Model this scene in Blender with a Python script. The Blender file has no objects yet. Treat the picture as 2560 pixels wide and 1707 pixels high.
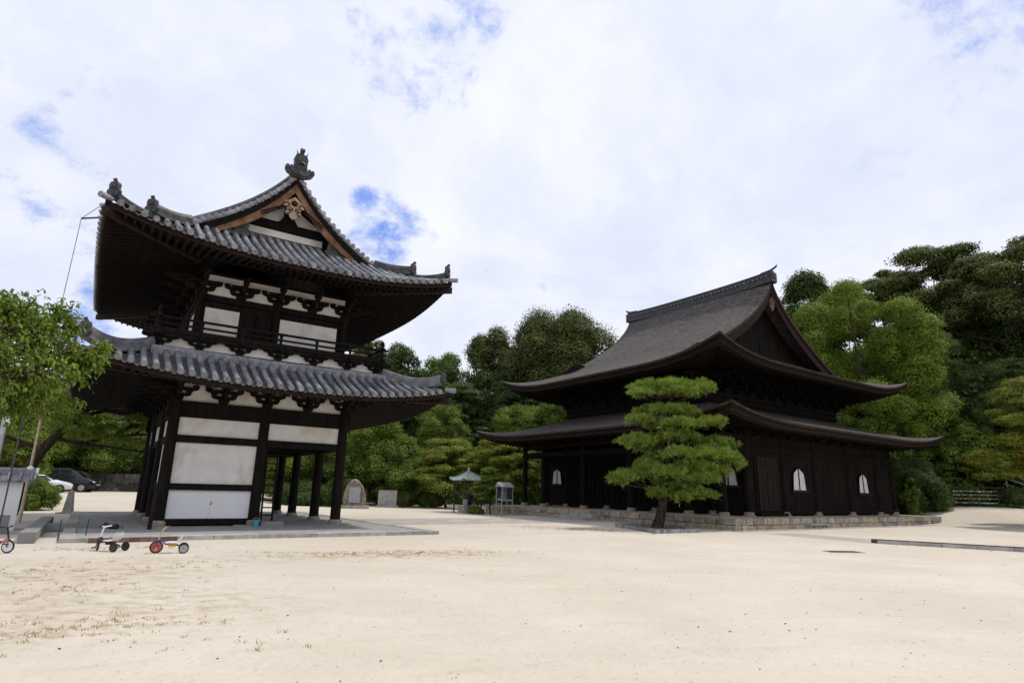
import bpy, bmesh, math, random
import numpy as np
from mathutils import Matrix, Vector
R = math.radians
SC = bpy.context.scene
COL = SC.collection
rng = np.random.default_rng(7)
random.seed(7)

# ------------------------------------------------------------------ camera
F, PITCH, ROLL, CAMH = 1493.62, 0.2449, 0.0235, 1.6
cp, sp, cr, sr = math.cos(PITCH), math.sin(PITCH), math.cos(ROLL), math.sin(ROLL)
fwd = Vector((0, cp, sp)); up0 = Vector((0, -sp, cp)); rt0 = Vector((1, 0, 0))
rt = cr * rt0 + sr * up0
up = -sr * rt0 + cr * up0
cam = bpy.data.cameras.new('camera')
cam.sensor_width = 36; cam.lens = F / 2560 * 36
cam.clip_start = .1; cam.clip_end = 6000
co = bpy.data.objects.new('camera', cam); COL.objects.link(co)
co.matrix_world = Matrix(((rt.x, up.x, -fwd.x, 0), (rt.y, up.y, -fwd.y, 0), (rt.z, up.z, -fwd.z, CAMH), (0, 0, 0, 1)))
SC.camera = co

# ------------------------------------------------------------------ sky and sun
SUN_EL, SUN_AZ = R(60), math.atan2(.90, .43)      # azimuth from +Y towards +X
SC.view_settings.view_transform = 'Standard'
SC.view_settings.look = 'None'
SC.view_settings.exposure = 0.06
SC.view_settings.gamma = 1
sun = bpy.data.lights.new('sun', 'SUN'); sun.energy = 2.7; sun.angle = R(4); sun.color = (1, .95, .86)
so = bpy.data.objects.new('sun', sun); COL.objects.link(so)
sdir = Vector((math.sin(SUN_AZ) * math.cos(SUN_EL), math.cos(SUN_AZ) * math.cos(SUN_EL), math.sin(SUN_EL)))
so.rotation_euler = sdir.to_track_quat('Z', 'Y').to_euler(); so.location = (0, 0, 60)

def ray(px, py):
    d = (px - 1280) / F * rt - (py - 853.5) / F * up + fwd
    return d.normalized()

class NT:
    """tiny node-tree helper"""
    def __init__(s, tree): s.t = tree; s.n = tree.nodes; s.l = tree.links
    def new(s, typ, props=None, **ins):
        n = s.n.new(typ)
        for k, v in (props or {}).items(): setattr(n, k, v)
        for k, v in ins.items():
            k = k.replace('_', ' ')
            sock = n.inputs[int(k[1:])] if k[0] == 'i' and k[1:].isdigit() else n.inputs[k]
            s.put(sock, v)
        return n
    def put(s, sock, v):
        if hasattr(v, 'is_output'): s.l.new(v, sock)
        else: sock.default_value = v
    def math(s, op, a, b=0.0, c=None, clamp=False):
        n = s.n.new('ShaderNodeMath'); n.operation = op; n.use_clamp = clamp
        s.put(n.inputs[0], a); s.put(n.inputs[1], b)
        if c is not None: s.put(n.inputs[2], c)
        return n.outputs[0]
    def mix(s, f, a, b):
        n = s.n.new('ShaderNodeMix'); n.data_type = 'RGBA'
        s.put(n.inputs[0], f); s.put(n.inputs[6], a); s.put(n.inputs[7], b)
        return n.outputs[2]
    def ramp(s, f, lo, hi, a=0.0, b=1.0, smooth=True):
        n = s.n.new('ShaderNodeMapRange'); n.interpolation_type = 'SMOOTHSTEP' if smooth else 'LINEAR'
        s.put(n.inputs[0], f); n.inputs[1].default_value = lo; n.inputs[2].default_value = hi
        n.inputs[3].default_value = a; n.inputs[4].default_value = b
        return n.outputs[0]
    def noise(s, vec, scale, detail=4, rough=.55, dist=0.0, color=False):
        n = s.n.new('ShaderNodeTexNoise'); s.put(n.inputs['Vector'], vec)
        n.inputs['Scale'].default_value = scale; n.inputs['Detail'].default_value = detail
        n.inputs['Roughness'].default_value = rough; n.inputs['Distortion'].default_value = dist
        return n.outputs[1 if color else 0]
    def scale(s, vec, sc):
        n = s.n.new('ShaderNodeVectorMath'); n.operation = 'MULTIPLY'
        s.put(n.inputs[0], vec); n.inputs[1].default_value = sc
        return n.outputs[0]

def c4(c): return (c[0], c[1], c[2], 1)

w = bpy.data.worlds.new('World'); SC.world = w; w.use_nodes = True
T = NT(w.node_tree); T.n.clear()
out = T.new('ShaderNodeOutputWorld'); bg = T.new('ShaderNodeBackground'); bg.inputs[1].default_value = .1
T.l.new(bg.outputs[0], out.inputs[0])
sky = T.new('ShaderNodeTexSky', dict(sky_type='NISHITA', sun_disc=False, sun_elevation=SUN_EL, sun_rotation=SUN_AZ, altitude=100, air_density=1.3, dust_density=.6, ozone_density=2.2))
tc = T.new('ShaderNodeTexCoord')
dirv = tc.outputs['Generated']
sep = T.new('ShaderNodeSeparateXYZ'); T.l.new(dirv, sep.inputs[0])
zz = T.math('ADD', T.math('MAXIMUM', sep.outputs[2], 0.0), .22)
cmb = T.new('ShaderNodeCombineXYZ')
T.l.new(T.math('DIVIDE', sep.outputs[0], zz), cmb.inputs[0]); T.l.new(T.math('DIVIDE', sep.outputs[1], zz), cmb.inputs[1])
plane = cmb.outputs[0]
gap = None
for px, py, wd, amp in ((1040, 90, 10.0, .52), (1190, 45, 4.0, .60), (965, 600, 5.4, .74), (1000, 560, 3.0, .66), (915, 508, 2.2, .76), (85, 300, 2.6, .66), (250, 640, 5.0, .50), (250, 720, 3.0, .62), (215, 822, 3.2, .78), (130, 440, 9, .28), (40, 200, 6, .32), (2430, 50, 9, .40), (1480, 75, 5.5, .36), (1380, 640, 7, .26), (2230, 90, 6, .26), (1800, 560, 10, .16)):
    d = ray(px, py)
    dn = T.new('ShaderNodeVectorMath', dict(operation='DOT_PRODUCT')); T.l.new(dirv, dn.inputs[0]); dn.inputs[1].default_value = d
    m = T.ramp(dn.outputs['Value'], math.cos(R(wd)), 1.0, 0.0, amp, False)
    gap = m if gap is None else T.math('MAXIMUM', gap, m)
n1 = T.noise(plane, 3.2, 9, .64, .15)
n2 = T.noise(dirv, 17, 9, .70, .25)
nn = T.math('ADD', T.math('MULTIPLY', n1, .55), T.math('MULTIPLY', n2, .45))
nb = T.ramp(nn, .36, .62, 0.0, 1.0, False)
cov = T.math('SUBTRACT', T.math('ADD', T.math('MULTIPLY', nb, .9), .28), gap)
mask = T.ramp(cov, -.30, .40)
# cloud brightness: white with soft grey-blue undersides
b1 = T.ramp(T.noise(plane, 1.4, 7, .62, .4), .38, .64)
b2 = T.ramp(T.noise(dirv, 6, 6, .6, .3), .3, .7)
bb = T.math('ADD', T.math('MULTIPLY', b1, .6), T.math('MULTIPLY', b2, .4))
ccol = T.mix(bb, (7.2, 7.75, 9.3, 1), (9.4, 9.6, 10.2, 1))
blue = T.mix(.8, sky.outputs[0], (1.9, 3.5, 9.6, 1))
mixed = T.mix(mask, blue, ccol)
T.l.new(mixed, bg.inputs[0])

SC.cycles.use_denoising = True
SC.cycles.max_bounces = 6
SC.cycles.diffuse_bounces = 3

# ------------------------------------------------------------------ helpers
def mat(name, c1, c2, scale=3.0, rough=.8, spec=.3, bump=0.0, bscale=20.0, stretch=(1, 1, 1), island=0.0, lo=.35, hi=.65, metallic=0.0, extra=None, coat=0.0):
    m = bpy.data.materials.new(name); m.use_nodes = True
    t = NT(m.node_tree); p = t.n['Principled BSDF']
    tcn = t.new('ShaderNodeTexCoord'); v = t.scale(tcn.outputs['Object'], stretch)
    f = t.ramp(t.noise(v, scale, 5, .6), lo, hi)
    col = t.mix(f, c4(c1), c4(c2))
    if island:
        g = t.new('ShaderNodeNewGeometry')
        k = t.ramp(g.outputs['Random Per Island'], 0, 1, 1 - island, 1 + island, False)
        mm = t.new('ShaderNodeVectorMath', dict(operation='SCALE')); t.put(mm.inputs[0], col); t.put(mm.inputs['Scale'], k)
        col = mm.outputs[0]
    if extra: col = extra(t, tcn, col)
    t.put(p.inputs['Base Color'], col)
    p.inputs['Roughness'].default_value = rough
    p.inputs['Specular IOR Level'].default_value = spec
    p.inputs['Metallic'].default_value = metallic
    p.inputs['Coat Weight'].default_value = coat
    if bump:
        b = t.new('ShaderNodeBump'); b.inputs['Strength'].default_value = 1; b.inputs['Distance'].default_value = bump
        t.put(b.inputs['Height'], t.noise(v, bscale, 5, .65)); t.l.new(b.outputs[0], p.inputs['Normal'])
    return m

def leafmat(name, ca, cb, trans=.25, var=.35, rough=.55, nscale=.6, accent=None):
    m = bpy.data.materials.new(name); m.use_nodes = True
    t = NT(m.node_tree); p = t.n['Principled BSDF']
    g = t.new('ShaderNodeNewGeometry'); tcn = t.new('ShaderNodeTexCoord')
    f = t.math('ADD', t.math('MULTIPLY', g.outputs['Random Per Island'], .3), t.math('MULTIPLY', t.ramp(t.noise(tcn.outputs['Object'], nscale, 4, .65), .35, .65), .7))
    col = t.mix(f, c4(ca), c4(cb))
    if accent:
        ac, lo, hi = accent
        col = t.mix(t.ramp(t.noise(t.scale(tcn.outputs['Object'], (1.3, 1.3, 1.3)), nscale, 3, .6), lo, hi), col, c4(ac))
    t.put(p.inputs['Base Color'], col)
    p.inputs['Roughness'].default_value = rough + .1; p.inputs['Specular IOR Level'].default_value = .14
    tr = t.new('ShaderNodeBsdfTranslucent'); t.put(tr.inputs[0], t.mix(.5, col, (.10, .16, .01, 1)))
    mx = t.new('ShaderNodeMixShader'); mx.inputs[0].default_value = trans
    t.l.new(p.outputs[0], mx.inputs[1]); t.l.new(tr.outputs[0], mx.inputs[2])
    t.l.new(mx.outputs[0], t.n['Material Output'].inputs[0])
    return m

def V(*a): return np.array(a, float)

class MB:
    def __init__(s): s.v = []; s.f = []
    def add(s, vs, fs):
        o = len(s.v); s.v += [tuple(map(float, p)) for p in vs]; s.f += [tuple(i + o for i in f) for f in fs]; return s
    def box(s, c, d, yaw=0.0):
        x, y, z = d[0] / 2, d[1] / 2, d[2] / 2; cc, ss = math.cos(yaw), math.sin(yaw)
        vs = [(c[0] + a * x * cc - b * y * ss, c[1] + a * x * ss + b * y * cc, c[2] + k * z) for k in (-1, 1) for a, b in ((-1, -1), (1, -1), (1, 1), (-1, 1))]
        return s.add(vs, [(3, 2, 1, 0), (4, 5, 6, 7), (0, 1, 5, 4), (1, 2, 6, 5), (2, 3, 7, 6), (3, 0, 4, 7)])
    def bb(s, a, b): return s.box([(a[i] + b[i]) / 2 for i in range(3)], [abs(b[i] - a[i]) for i in range(3)])
    def beam(s, p, q, w_, h, w2=None, h2=None):
        p, q = V(*p), V(*q); d = q - p; d /= np.linalg.norm(d)
        u = V(0, 0, 1) if abs(d[2]) < .9 else V(0, 1, 0)
        l = np.cross(u, d); l /= np.linalg.norm(l); u = np.cross(d, l)
        w2 = w2 or w_; h2 = h2 or h
        vs = [p + l * a * w_ / 2 + u * b * h / 2 for a, b in ((-1, -1), (1, -1), (1, 1), (-1, 1))] + [q + l * a * w2 / 2 + u * b * h2 / 2 for a, b in ((-1, -1), (1, -1), (1, 1), (-1, 1))]
        return s.add(vs, [(0, 1, 2, 3), (7, 6, 5, 4), (4, 5, 1, 0), (5, 6, 2, 1), (6, 7, 3, 2), (7, 4, 0, 3)])
    def tube(s, pts, r, n=8, caps=True):
        P = [V(*p) for p in pts]; m = len(P); rr = [r] * m if np.isscalar(r) else list(r)
        vs = []; ref = None
        for i in range(m):
            d = P[min(i + 1, m - 1)] - P[max(i - 1, 0)]; d /= (np.linalg.norm(d) + 1e-12)
            if ref is None: ref = V(0, 0, 1) if abs(d[2]) < .9 else V(1, 0, 0)
            a = ref - d * (ref @ d); a /= np.linalg.norm(a); ref = a; b = np.cross(d, a)
            vs += [P[i] + rr[i] * (math.cos(2 * math.pi * k / n) * a + math.sin(2 * math.pi * k / n) * b) for k in range(n)]
        fs = [(i * n + k, i * n + (k + 1) % n, (i + 1) * n + (k + 1) % n, (i + 1) * n + k) for i in range(m - 1) for k in range(n)]
        if caps: fs += [tuple(range(n))[::-1], tuple((m - 1) * n + k for k in range(n))]
        return s.add(vs, fs)
    def cyl(s, p, q, r, r2=None, n=14): return s.tube([p, q], [r, r if r2 is None else r2], n)
    def prism(s, poly, o, ax, ay, dv):
        o, ax, ay, dv = V(*o), V(*ax), V(*ay), V(*dv); n = len(poly)
        a = [o + ax * x + ay * y for x, y in poly]; b = [p + dv for p in a]
        fs = [tuple(range(n))[::-1], tuple(range(n, 2 * n))] + [(i, (i + 1) % n, n + (i + 1) % n, n + i) for i in range(n)]
        return s.add(a + b, fs)
    def sweep(s, pts, sec, caps=True):
        P = [V(*p) for p in pts]; m = len(P); n = len(sec); vs = []
        for i in range(m):
            d = P[min(i + 1, m - 1)] - P[max(i - 1, 0)]; l = V(d[1], -d[0], 0); l /= (np.linalg.norm(l) + 1e-12)
            vs += [P[i] + l * a + V(0, 0, b) for a, b in sec]
        fs = [(i * n + k, i * n + (k + 1) % n, (i + 1) * n + (k + 1) % n, (i + 1) * n + k) for i in range(m - 1) for k in range(n)]
        if caps: fs += [tuple(range(n))[::-1], tuple((m - 1) * n + k for k in range(n))]
        return s.add(vs, fs)
    def lathe(s, c, prof, n=20):
        vs = [(c[0] + r * math.cos(2 * math.pi * k / n), c[1] + r * math.sin(2 * math.pi * k / n), c[2] + z) for r, z in prof for k in range(n)]
        m = len(prof)
        fs = [(i * n + k, i * n + (k + 1) % n, (i + 1) * n + (k + 1) % n, (i + 1) * n + k) for i in range(m - 1) for k in range(n)]
        fs += [tuple(range(n))[::-1], tuple((m - 1) * n + k for k in range(n))]
        return s.add(vs, fs)
    def grid(s, fn, us, vs_, flip=False):
        nu, nv = len(us), len(vs_)
        P = [fn(u, v) for u in us for v in vs_]
        fs = [(i * nv + j, (i + 1) * nv + j, (i + 1) * nv + j + 1, i * nv + j + 1) for i in range(nu - 1) for j in range(nv - 1)]
        if flip: fs = [f[::-1] for f in fs]
        return s.add(P, fs)
    def mesh(s, name, m, ang=35):
        me = bpy.data.meshes.new(name); me.from_pydata(s.v, [], s.f); me.update()
        bm = bmesh.new(); bm.from_mesh(me); bmesh.ops.recalc_face_normals(bm, faces=bm.faces) if len(bm.faces) < 60000 else None; bm.to_mesh(me); bm.free()
        me.materials.append(m)
        if ang:
            me.polygons.foreach_set('use_smooth', [True] * len(me.polygons)); me.set_sharp_from_angle(angle=R(ang))
        return me
    def build(s, name, m, parent=None, ang=35, loc=None, label=None):
        o = bpy.data.objects.new(name, s.mesh(name, m, ang)); COL.objects.link(o)
        if parent: o.parent = parent
        if loc is not None: o.location = loc
        if label: o['label'] = label
        return o

def put(name, me, parent=None, loc=(0, 0, 0), rz=0.0, sc=None):
    o = bpy.data.objects.new(name, me); COL.objects.link(o); o.parent = parent
    o.location = loc; o.rotation_euler = (0, 0, rz)
    if sc: o.scale = sc
    return o
def tag(o, label, cat, group=None, kind=None):
    o['label'] = label; o['category'] = cat
    if group: o['group'] = group
    if kind: o['kind'] = kind
    return o
def thing(name, label, cat, loc=(0, 0, 0), rz=0.0, group=None):
    o = bpy.data.objects.new(name, None); COL.objects.link(o); o.empty_display_size = .3
    o.location = loc; o.rotation_euler = (0, 0, rz)
    return tag(o, label, cat, group)
def struct(o): o['kind'] = 'structure'; return o

def leaf_mesh(name, P, N, size, m, aspect=.6, jitter=.45, seed=0):
    """many leaf faces: P points, N normals"""
    g = np.random.default_rng(seed); n = len(P)
    N = N / (np.linalg.norm(N, axis=1, keepdims=True) + 1e-9)
    N = N + g.normal(0, jitter, (n, 3)); N /= np.linalg.norm(N, axis=1, keepdims=True) + 1e-9
    A = np.cross(N, g.normal(0, 1, (n, 3))); A /= np.linalg.norm(A, axis=1, keepdims=True) + 1e-9
    B = np.cross(N, A)
    s = (size * g.uniform(.65, 1.35, n))[:, None] if np.isscalar(size) else size[:, None]
    vs = np.empty((n, 4, 3)); vs[:, 0] = P - A * s; vs[:, 1] = P + B * s * aspect - N * s * .15; vs[:, 2] = P + A * s; vs[:, 3] = P - B * s * aspect - N * s * .15
    me = bpy.data.meshes.new(name); me.vertices.add(n * 4); me.loops.add(n * 4); me.polygons.add(n)
    me.vertices.foreach_set('co', vs.ravel()); me.loops.foreach_set('vertex_index', np.arange(n * 4))
    me.polygons.foreach_set('loop_start', np.arange(0, n * 4, 4)); me.update(calc_edges=True)
    me.materials.append(m)
    return me

# ------------------------------------------------------------------ materials
M = {}
M['wood'] = mat('dark_timber', (.0055, .0042, .0036), (.0125, .0092, .0075), 6, .8, .15, .004, 40, (1, 1, .2))
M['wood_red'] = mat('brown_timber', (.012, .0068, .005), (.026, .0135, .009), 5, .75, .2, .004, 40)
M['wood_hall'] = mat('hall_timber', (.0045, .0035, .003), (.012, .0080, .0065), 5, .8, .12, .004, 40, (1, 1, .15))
M['barge'] = mat('bargeboard_timber', (.12, .064, .036), (.24, .135, .078), 3, .8, .2, .004, 30, (1, 1, 1))
M['ridge_grey'] = mat('grey_ridge_tile', (.10, .10, .11), (.20, .20, .215), 3, .45, .5, .004, 25)
M['orn'] = mat('dark_ornament_tile', (.022, .023, .025), (.055, .056, .058), 5, .5, .4, .006, 25)
M['pend'] = mat('weathered_pendant', (.05, .03, .02), (.16, .10, .06), 6, .8, .2)
M['barge_pale'] = mat('pale_carving', (.30, .20, .13), (.46, .33, .23), 4, .75, .2, .006, 30)
def stains(t, tcn, col):
    v = tcn.outputs['Object']
    s1 = t.ramp(t.noise(t.scale(v, (1, 1, .8)), .62, 6, .62, .6), .46, .66)
    s2 = t.ramp(t.noise(v, 5, 6, .7), .5, .8)
    c = t.mix(t.math('MULTIPLY', s1, .55), col, (.46, .35, .23, 1))
    return t.mix(t.math('MULTIPLY', s2, .18), c, (.45, .37, .28, 1))
M['plaster'] = mat('old_plaster', (.70, .68, .64), (.77, .755, .725), 2.0, .9, .15, .002, 60, extra=stains)
M['plaster_white'] = mat('white_plaster', (.76, .76, .765), (.795, .795, .795), 2, .9, .15, .001, 60)
def tile_var(t, tcn, col):
    k = t.ramp(t.noise(tcn.outputs['Object'], 9, 5, .7), .4, .75)
    return t.mix(t.math('MULTIPLY', k, .6), col, (.36, .36, .37, 1))
M['tile'] = mat('grey_roof_tile', (.12, .123, .14), (.25, .25, .275), 1.7, .30, .6, .002, 30, island=.4, extra=tile_var)
M['dark_tile'] = mat('dark_ridge_tile', (.018, .018, .021), (.038, .038, .042), 4, .5, .35)
M['pan'] = mat('shaded_pan_tile', (.060, .061, .068), (.125, .125, .135), 2.2, .5, .4, .003, 30, island=.2)  # darker than the round tiles: shade between the rows painted into the colour
M['door'] = mat('door_timber', (.009, .0055, .0042), (.019, .011, .008), 5, .75, .2, .004, 40, (1, 1, .2))
M['tile_end'] = mat('tile_end', (.06, .06, .066), (.11, .11, .115), 5, .55, .4)
def moss(t, tcn, col):
    k = t.ramp(t.noise(tcn.outputs['Object'], 2.2, 6, .7), .5, .68)
    return t.mix(t.math('MULTIPLY', k, .6), col, (.11, .085, .05, 1))
M['ridge'] = mat('ridge_tile', (.045, .045, .05), (.10, .10, .102), 3, .55, .4, .006, 25, extra=moss)
def shingle_x(t, tcn, col):
    uv = t.new('ShaderNodeUVMap').outputs[0]
    a = t.ramp(t.noise(t.scale(uv, (.8, 5.5, 1)), 1.0, 6, .7), .38, .66)
    b = t.ramp(t.noise(t.scale(uv, (3.2, 19, 1)), 1.0, 4, .7), .42, .68)
    c = t.ramp(t.noise(t.scale(uv, (.35, .8, 1)), 1.0, 5, .65, .8), .38, .66)
    col = t.mix(t.math('MULTIPLY', c, .75), col, (.032, .026, .0245, 1))
    col = t.mix(t.math('MULTIPLY', a, .65), col, (.120, .108, .102, 1))
    d = t.ramp(t.noise(t.scale(uv, (1.7, 9, 1)), 1.0, 4, .65), .48, .64)
    col = t.mix(t.math('MULTIPLY', d, .55), col, (.03, .025, .024, 1))
    return t.mix(t.math('MULTIPLY', b, .55), col, (.195, .18, .174, 1))
M['shingle'] = mat('wood_shingle', (.038, .033, .0315), (.068, .060, .057), 2.0, .9, .12, .05, 7, extra=shingle_x)
M['shingle_edge'] = mat('shingle_edge', (.018, .011, .008), (.075, .043, .026), 4, .8, .2, .01, 30, (1, 1, 6))
M['stone'] = mat('granite', (.27, .26, .245), (.40, .385, .36), 3, .9, .2, .006, 40, island=.15)
def st_x(t, tcn, col):
    g = t.new('ShaderNodeNewGeometry')
    k = t.ramp(g.outputs['Random Per Island'], .5, 1.0)
    col = t.mix(t.math('MULTIPLY', k, .6), col, (.36, .235, .125, 1))
    return t.mix(t.ramp(t.noise(tcn.outputs['Object'], 7, 5, .7), .5, .75), col, (.12, .105, .09, 1))
M['rubble'] = mat('rough_facing_stone', (.26, .235, .20), (.40, .36, .30), 2.5, .92, .15, .02, 14, island=.35, extra=st_x)
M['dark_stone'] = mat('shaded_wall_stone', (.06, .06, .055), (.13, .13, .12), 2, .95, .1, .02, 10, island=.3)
M['concrete'] = mat('grey_concrete', (.19, .19, .19), (.25, .25, .245), 1.2, .9, .2, .004, 50)
def conc_x(t, tcn, col):
    k = t.ramp(t.noise(tcn.outputs['Object'], .7, 6, .65, .5), .42, .7)
    return t.mix(t.math('MULTIPLY', k, .55), col, (.30, .275, .24, 1))
M['slab'] = mat('platform_slab', (.25, .252, .252), (.32, .318, .312), 2, .88, .25, .003, 60, extra=conc_x)
M['base_stone'] = mat('column_base_stone', (.22, .19, .16), (.36, .32, .27), 5, .9, .2, .008, 25)
M['metal'] = mat('grey_metal', (.30, .31, .32), (.40, .41, .42), 4, .45, .5, metallic=.6)
M['dark_metal'] = mat('dark_metal', (.03, .03, .032), (.06, .06, .062), 4, .5, .5, metallic=.4)
M['copper'] = mat('green_copper', (.22, .28, .25), (.33, .39, .36), 2.5, .6, .4, .003, 30)
M['paper'] = mat('white_paper', (.60, .60, .615), (.70, .70, .71), 3, .9, .1)
M['bark'] = mat('tree_bark', (.030, .022, .016), (.075, .056, .042), 8, .95, .1, .02, 18, (1, 1, .35))
M['bark_pine'] = mat('pine_bark', (.022, .016, .013), (.07, .052, .042), 9, .95, .1, .03, 14, (1, 1, .5))
M['rubber'] = mat('black_rubber', (.012, .012, .012), (.022, .022, .022), 6, .7, .3)
M['red'] = mat('faded_red', (.34, .055, .06), (.46, .10, .10), 8, .5, .4)
M['blue'] = mat('blue_paint', (.025, .045, .20), (.04, .07, .28), 8, .4, .5)
M['yellow'] = mat('yellow_plastic', (.55, .28, .04), (.65, .36, .06), 8, .5, .4)
M['white_plastic'] = mat('white_plastic', (.70, .70, .72), (.78, .78, .80), 6, .4, .5)
M['beige'] = mat('worn_beige', (.42, .34, .22), (.55, .47, .33), 12, .6, .3)
M['teal'] = mat('teal_plastic', (.03, .34, .42), (.05, .42, .5), 6, .4, .5)
M['orange'] = mat('dull_terracotta', (.16, .075, .045), (.24, .12, .07), 6, .5, .4)
M['black_paint'] = mat('black_car_paint', (.004, .004, .005), (.007, .007, .008), 2, .25, .35, coat=.35)
M['white_paint'] = mat('white_car_paint', (.62, .63, .66), (.68, .69, .72), 2, .2, .5, coat=1.0)
M['glass'] = mat('dark_glass', (.015, .018, .02), (.03, .035, .04), 3, .06, .6)
M['lamp'] = mat('headlamp', (.75, .78, .8), (.85, .87, .9), 5, .1, .6)
M['alloy'] = mat('alloy_wheel', (.5, .5, .52), (.6, .6, .62), 5, .3, .5, metallic=.7)
M['brick'] = mat('red_brick', (.13, .075, .065), (.20, .115, .10), 8, .9, .2, .004, 30, island=.2)

def ground_x(t, tcn, col):
    v = tcn.outputs['Object']
    s = t.new('ShaderNodeSeparateXYZ'); t.l.new(v, s.inputs[0])
    big = t.ramp(t.noise(v, .10, 6, .6, .6), .38, .66)
    col = t.mix(t.math('MULTIPLY', big, .5), col, (.52, .45, .36, 1))
    mid = t.ramp(t.noise(t.scale(v, (.5, 1.6, 1)), .9, 7, .65, .4), .45, .72)
    col = t.mix(t.math('MULTIPLY', mid, .30), col, (.485, .41, .32, 1))
    # trodden-in dry grass: the near left (near tree's shade painted in too), along the gate platform, by the planter, far right
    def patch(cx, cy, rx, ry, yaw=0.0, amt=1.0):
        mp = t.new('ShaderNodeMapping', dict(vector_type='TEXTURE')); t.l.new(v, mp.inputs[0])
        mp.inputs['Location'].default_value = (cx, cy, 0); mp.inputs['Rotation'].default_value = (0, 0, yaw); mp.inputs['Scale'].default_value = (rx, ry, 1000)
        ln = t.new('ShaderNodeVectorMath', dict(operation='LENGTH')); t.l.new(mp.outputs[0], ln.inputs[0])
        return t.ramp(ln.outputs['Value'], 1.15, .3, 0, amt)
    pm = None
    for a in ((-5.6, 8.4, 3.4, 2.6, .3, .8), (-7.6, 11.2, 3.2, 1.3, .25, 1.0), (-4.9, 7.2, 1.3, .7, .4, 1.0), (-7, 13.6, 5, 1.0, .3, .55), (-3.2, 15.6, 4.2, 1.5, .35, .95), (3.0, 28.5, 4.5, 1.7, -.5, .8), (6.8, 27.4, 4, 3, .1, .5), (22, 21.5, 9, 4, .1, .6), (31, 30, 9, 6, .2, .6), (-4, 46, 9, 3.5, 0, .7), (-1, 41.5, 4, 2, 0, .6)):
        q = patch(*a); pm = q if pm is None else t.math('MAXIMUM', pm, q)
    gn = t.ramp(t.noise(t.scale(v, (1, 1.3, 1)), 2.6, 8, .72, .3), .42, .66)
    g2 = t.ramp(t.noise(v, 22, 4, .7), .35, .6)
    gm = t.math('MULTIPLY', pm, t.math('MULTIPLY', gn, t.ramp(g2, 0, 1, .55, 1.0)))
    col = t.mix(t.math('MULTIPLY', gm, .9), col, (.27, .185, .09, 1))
    specks = t.ramp(t.noise(v, 38, 3, .7), .66, .74)
    col = t.mix(t.math('MULTIPLY', specks, .3), col, (.24, .18, .12, 1))
    fine = t.ramp(t.noise(v, 70, 3, .75), .38, .66)
    col = t.mix(t.math('MULTIPLY', fine, .20), col, (.44, .37, .285, 1))
    drag = t.ramp(t.noise(t.scale(v, (.35, 3.2, 1)), 1.2, 6, .62, .5), .54, .70)
    col = t.mix(t.math('MULTIPLY', drag, .22), col, (.62, .57, .49, 1))
    far = t.ramp(s.outputs[1], 66, 74)
    return t.mix(far, col, (.05, .055, .025, 1))
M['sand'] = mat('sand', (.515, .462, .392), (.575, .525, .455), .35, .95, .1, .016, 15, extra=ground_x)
def sand_relief():
    t = NT(M['sand'].node_tree); b = next(n for n in t.n if n.type == 'BUMP'); v = t.new('ShaderNodeTexCoord').outputs['Object']
    old = b.inputs['Height'].links[0].from_socket
    dents = t.ramp(t.noise(v, 3.4, 3, .5), .40, .56); dents2 = t.ramp(t.noise(t.scale(v, (1, 1.6, 1)), 7.5, 3, .5), .36, .52)
    hsum = t.math('ADD', t.math('MULTIPLY', old, .45), t.math('ADD', t.math('MULTIPLY', dents, .45), t.math('MULTIPLY', dents2, .25)))
    p = t.n['Principled BSDF']; col = p.inputs['Base Color'].links[0].from_socket; tr = None
    for cx, cy, rr, wd in ((9, -15, 23.0, .10), (9, -15, 24.45, .10), (-3, -34, 46.5, .11), (-3, -34, 48.0, .11), (30, 2, 21.0, .10), (30, 2, 22.4, .10)):
        d = t.new('ShaderNodeVectorMath', dict(operation='DISTANCE')); t.put(d.inputs[0], v); d.inputs[1].default_value = (cx, cy, 0)
        q = t.ramp(t.math('ABSOLUTE', t.math('SUBTRACT', t.math('ADD', d.outputs['Value'], t.math('MULTIPLY', t.noise(v, .5, 2), .25)), rr + .125)), wd, wd * .3)
        tr = q if tr is None else t.math('MAXIMUM', tr, q)
    tr = t.math('MULTIPLY', tr, t.ramp(t.noise(v, 1.1, 5, .7), .42, .66))
    t.put(p.inputs['Base Color'], t.mix(t.math('MULTIPLY', tr, .30), col, (.44, .365, .28, 1)))
    t.put(b.inputs['Height'], t.math('SUBTRACT', hsum, t.math('MULTIPLY', tr, .8)))
sand_relief()
M['path'] = mat('grey_paving', (.34, .31, .28), (.44, .40, .36), .9, .92, .15, .004, 30, extra=conc_x)
M['soil'] = mat('forest_floor', (.016, .022, .008), (.04, .045, .018), .5, .95, .1, .2, 3)

# ------------------------------------------------------------------ ground and hill
def S(t): t = np.clip(t, 0, 1); return t * t * (3 - 2 * t)
def terr(x, y): return float(1.25 * S((x - 27) / 12) * S((y - 38) / 13) + .75 * S((-x - 17) / 10) * S((y - 33) / 12))
def hillh(x, y):
    r = math.hypot(x, y); th = math.degrees(math.atan2(x, y))
    hm = np.interp(th, [-60, -35, -10, 10, 25, 35, 60, 90], [3, 4, 9, 11, 16, 22, 24, 10]) if y > 0 else 0
    return float(hm * S((r - 68) / 45))
def gz(x, y): return terr(x, y) + hillh(x, y)
xs = np.concatenate([-np.geomspace(2500, 75, 14), np.arange(-70, 71, 2.0), np.geomspace(75, 2500, 14)])
ys = np.concatenate([-np.geomspace(2500, 12, 12), np.arange(-8, 80, 2.0), np.geomspace(82, 2500, 16)])
g = MB(); g.grid(lambda x, y: (x, y, terr(x, y)), xs, ys)
struct(g.build('ground', M['sand'], None, 60))
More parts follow.
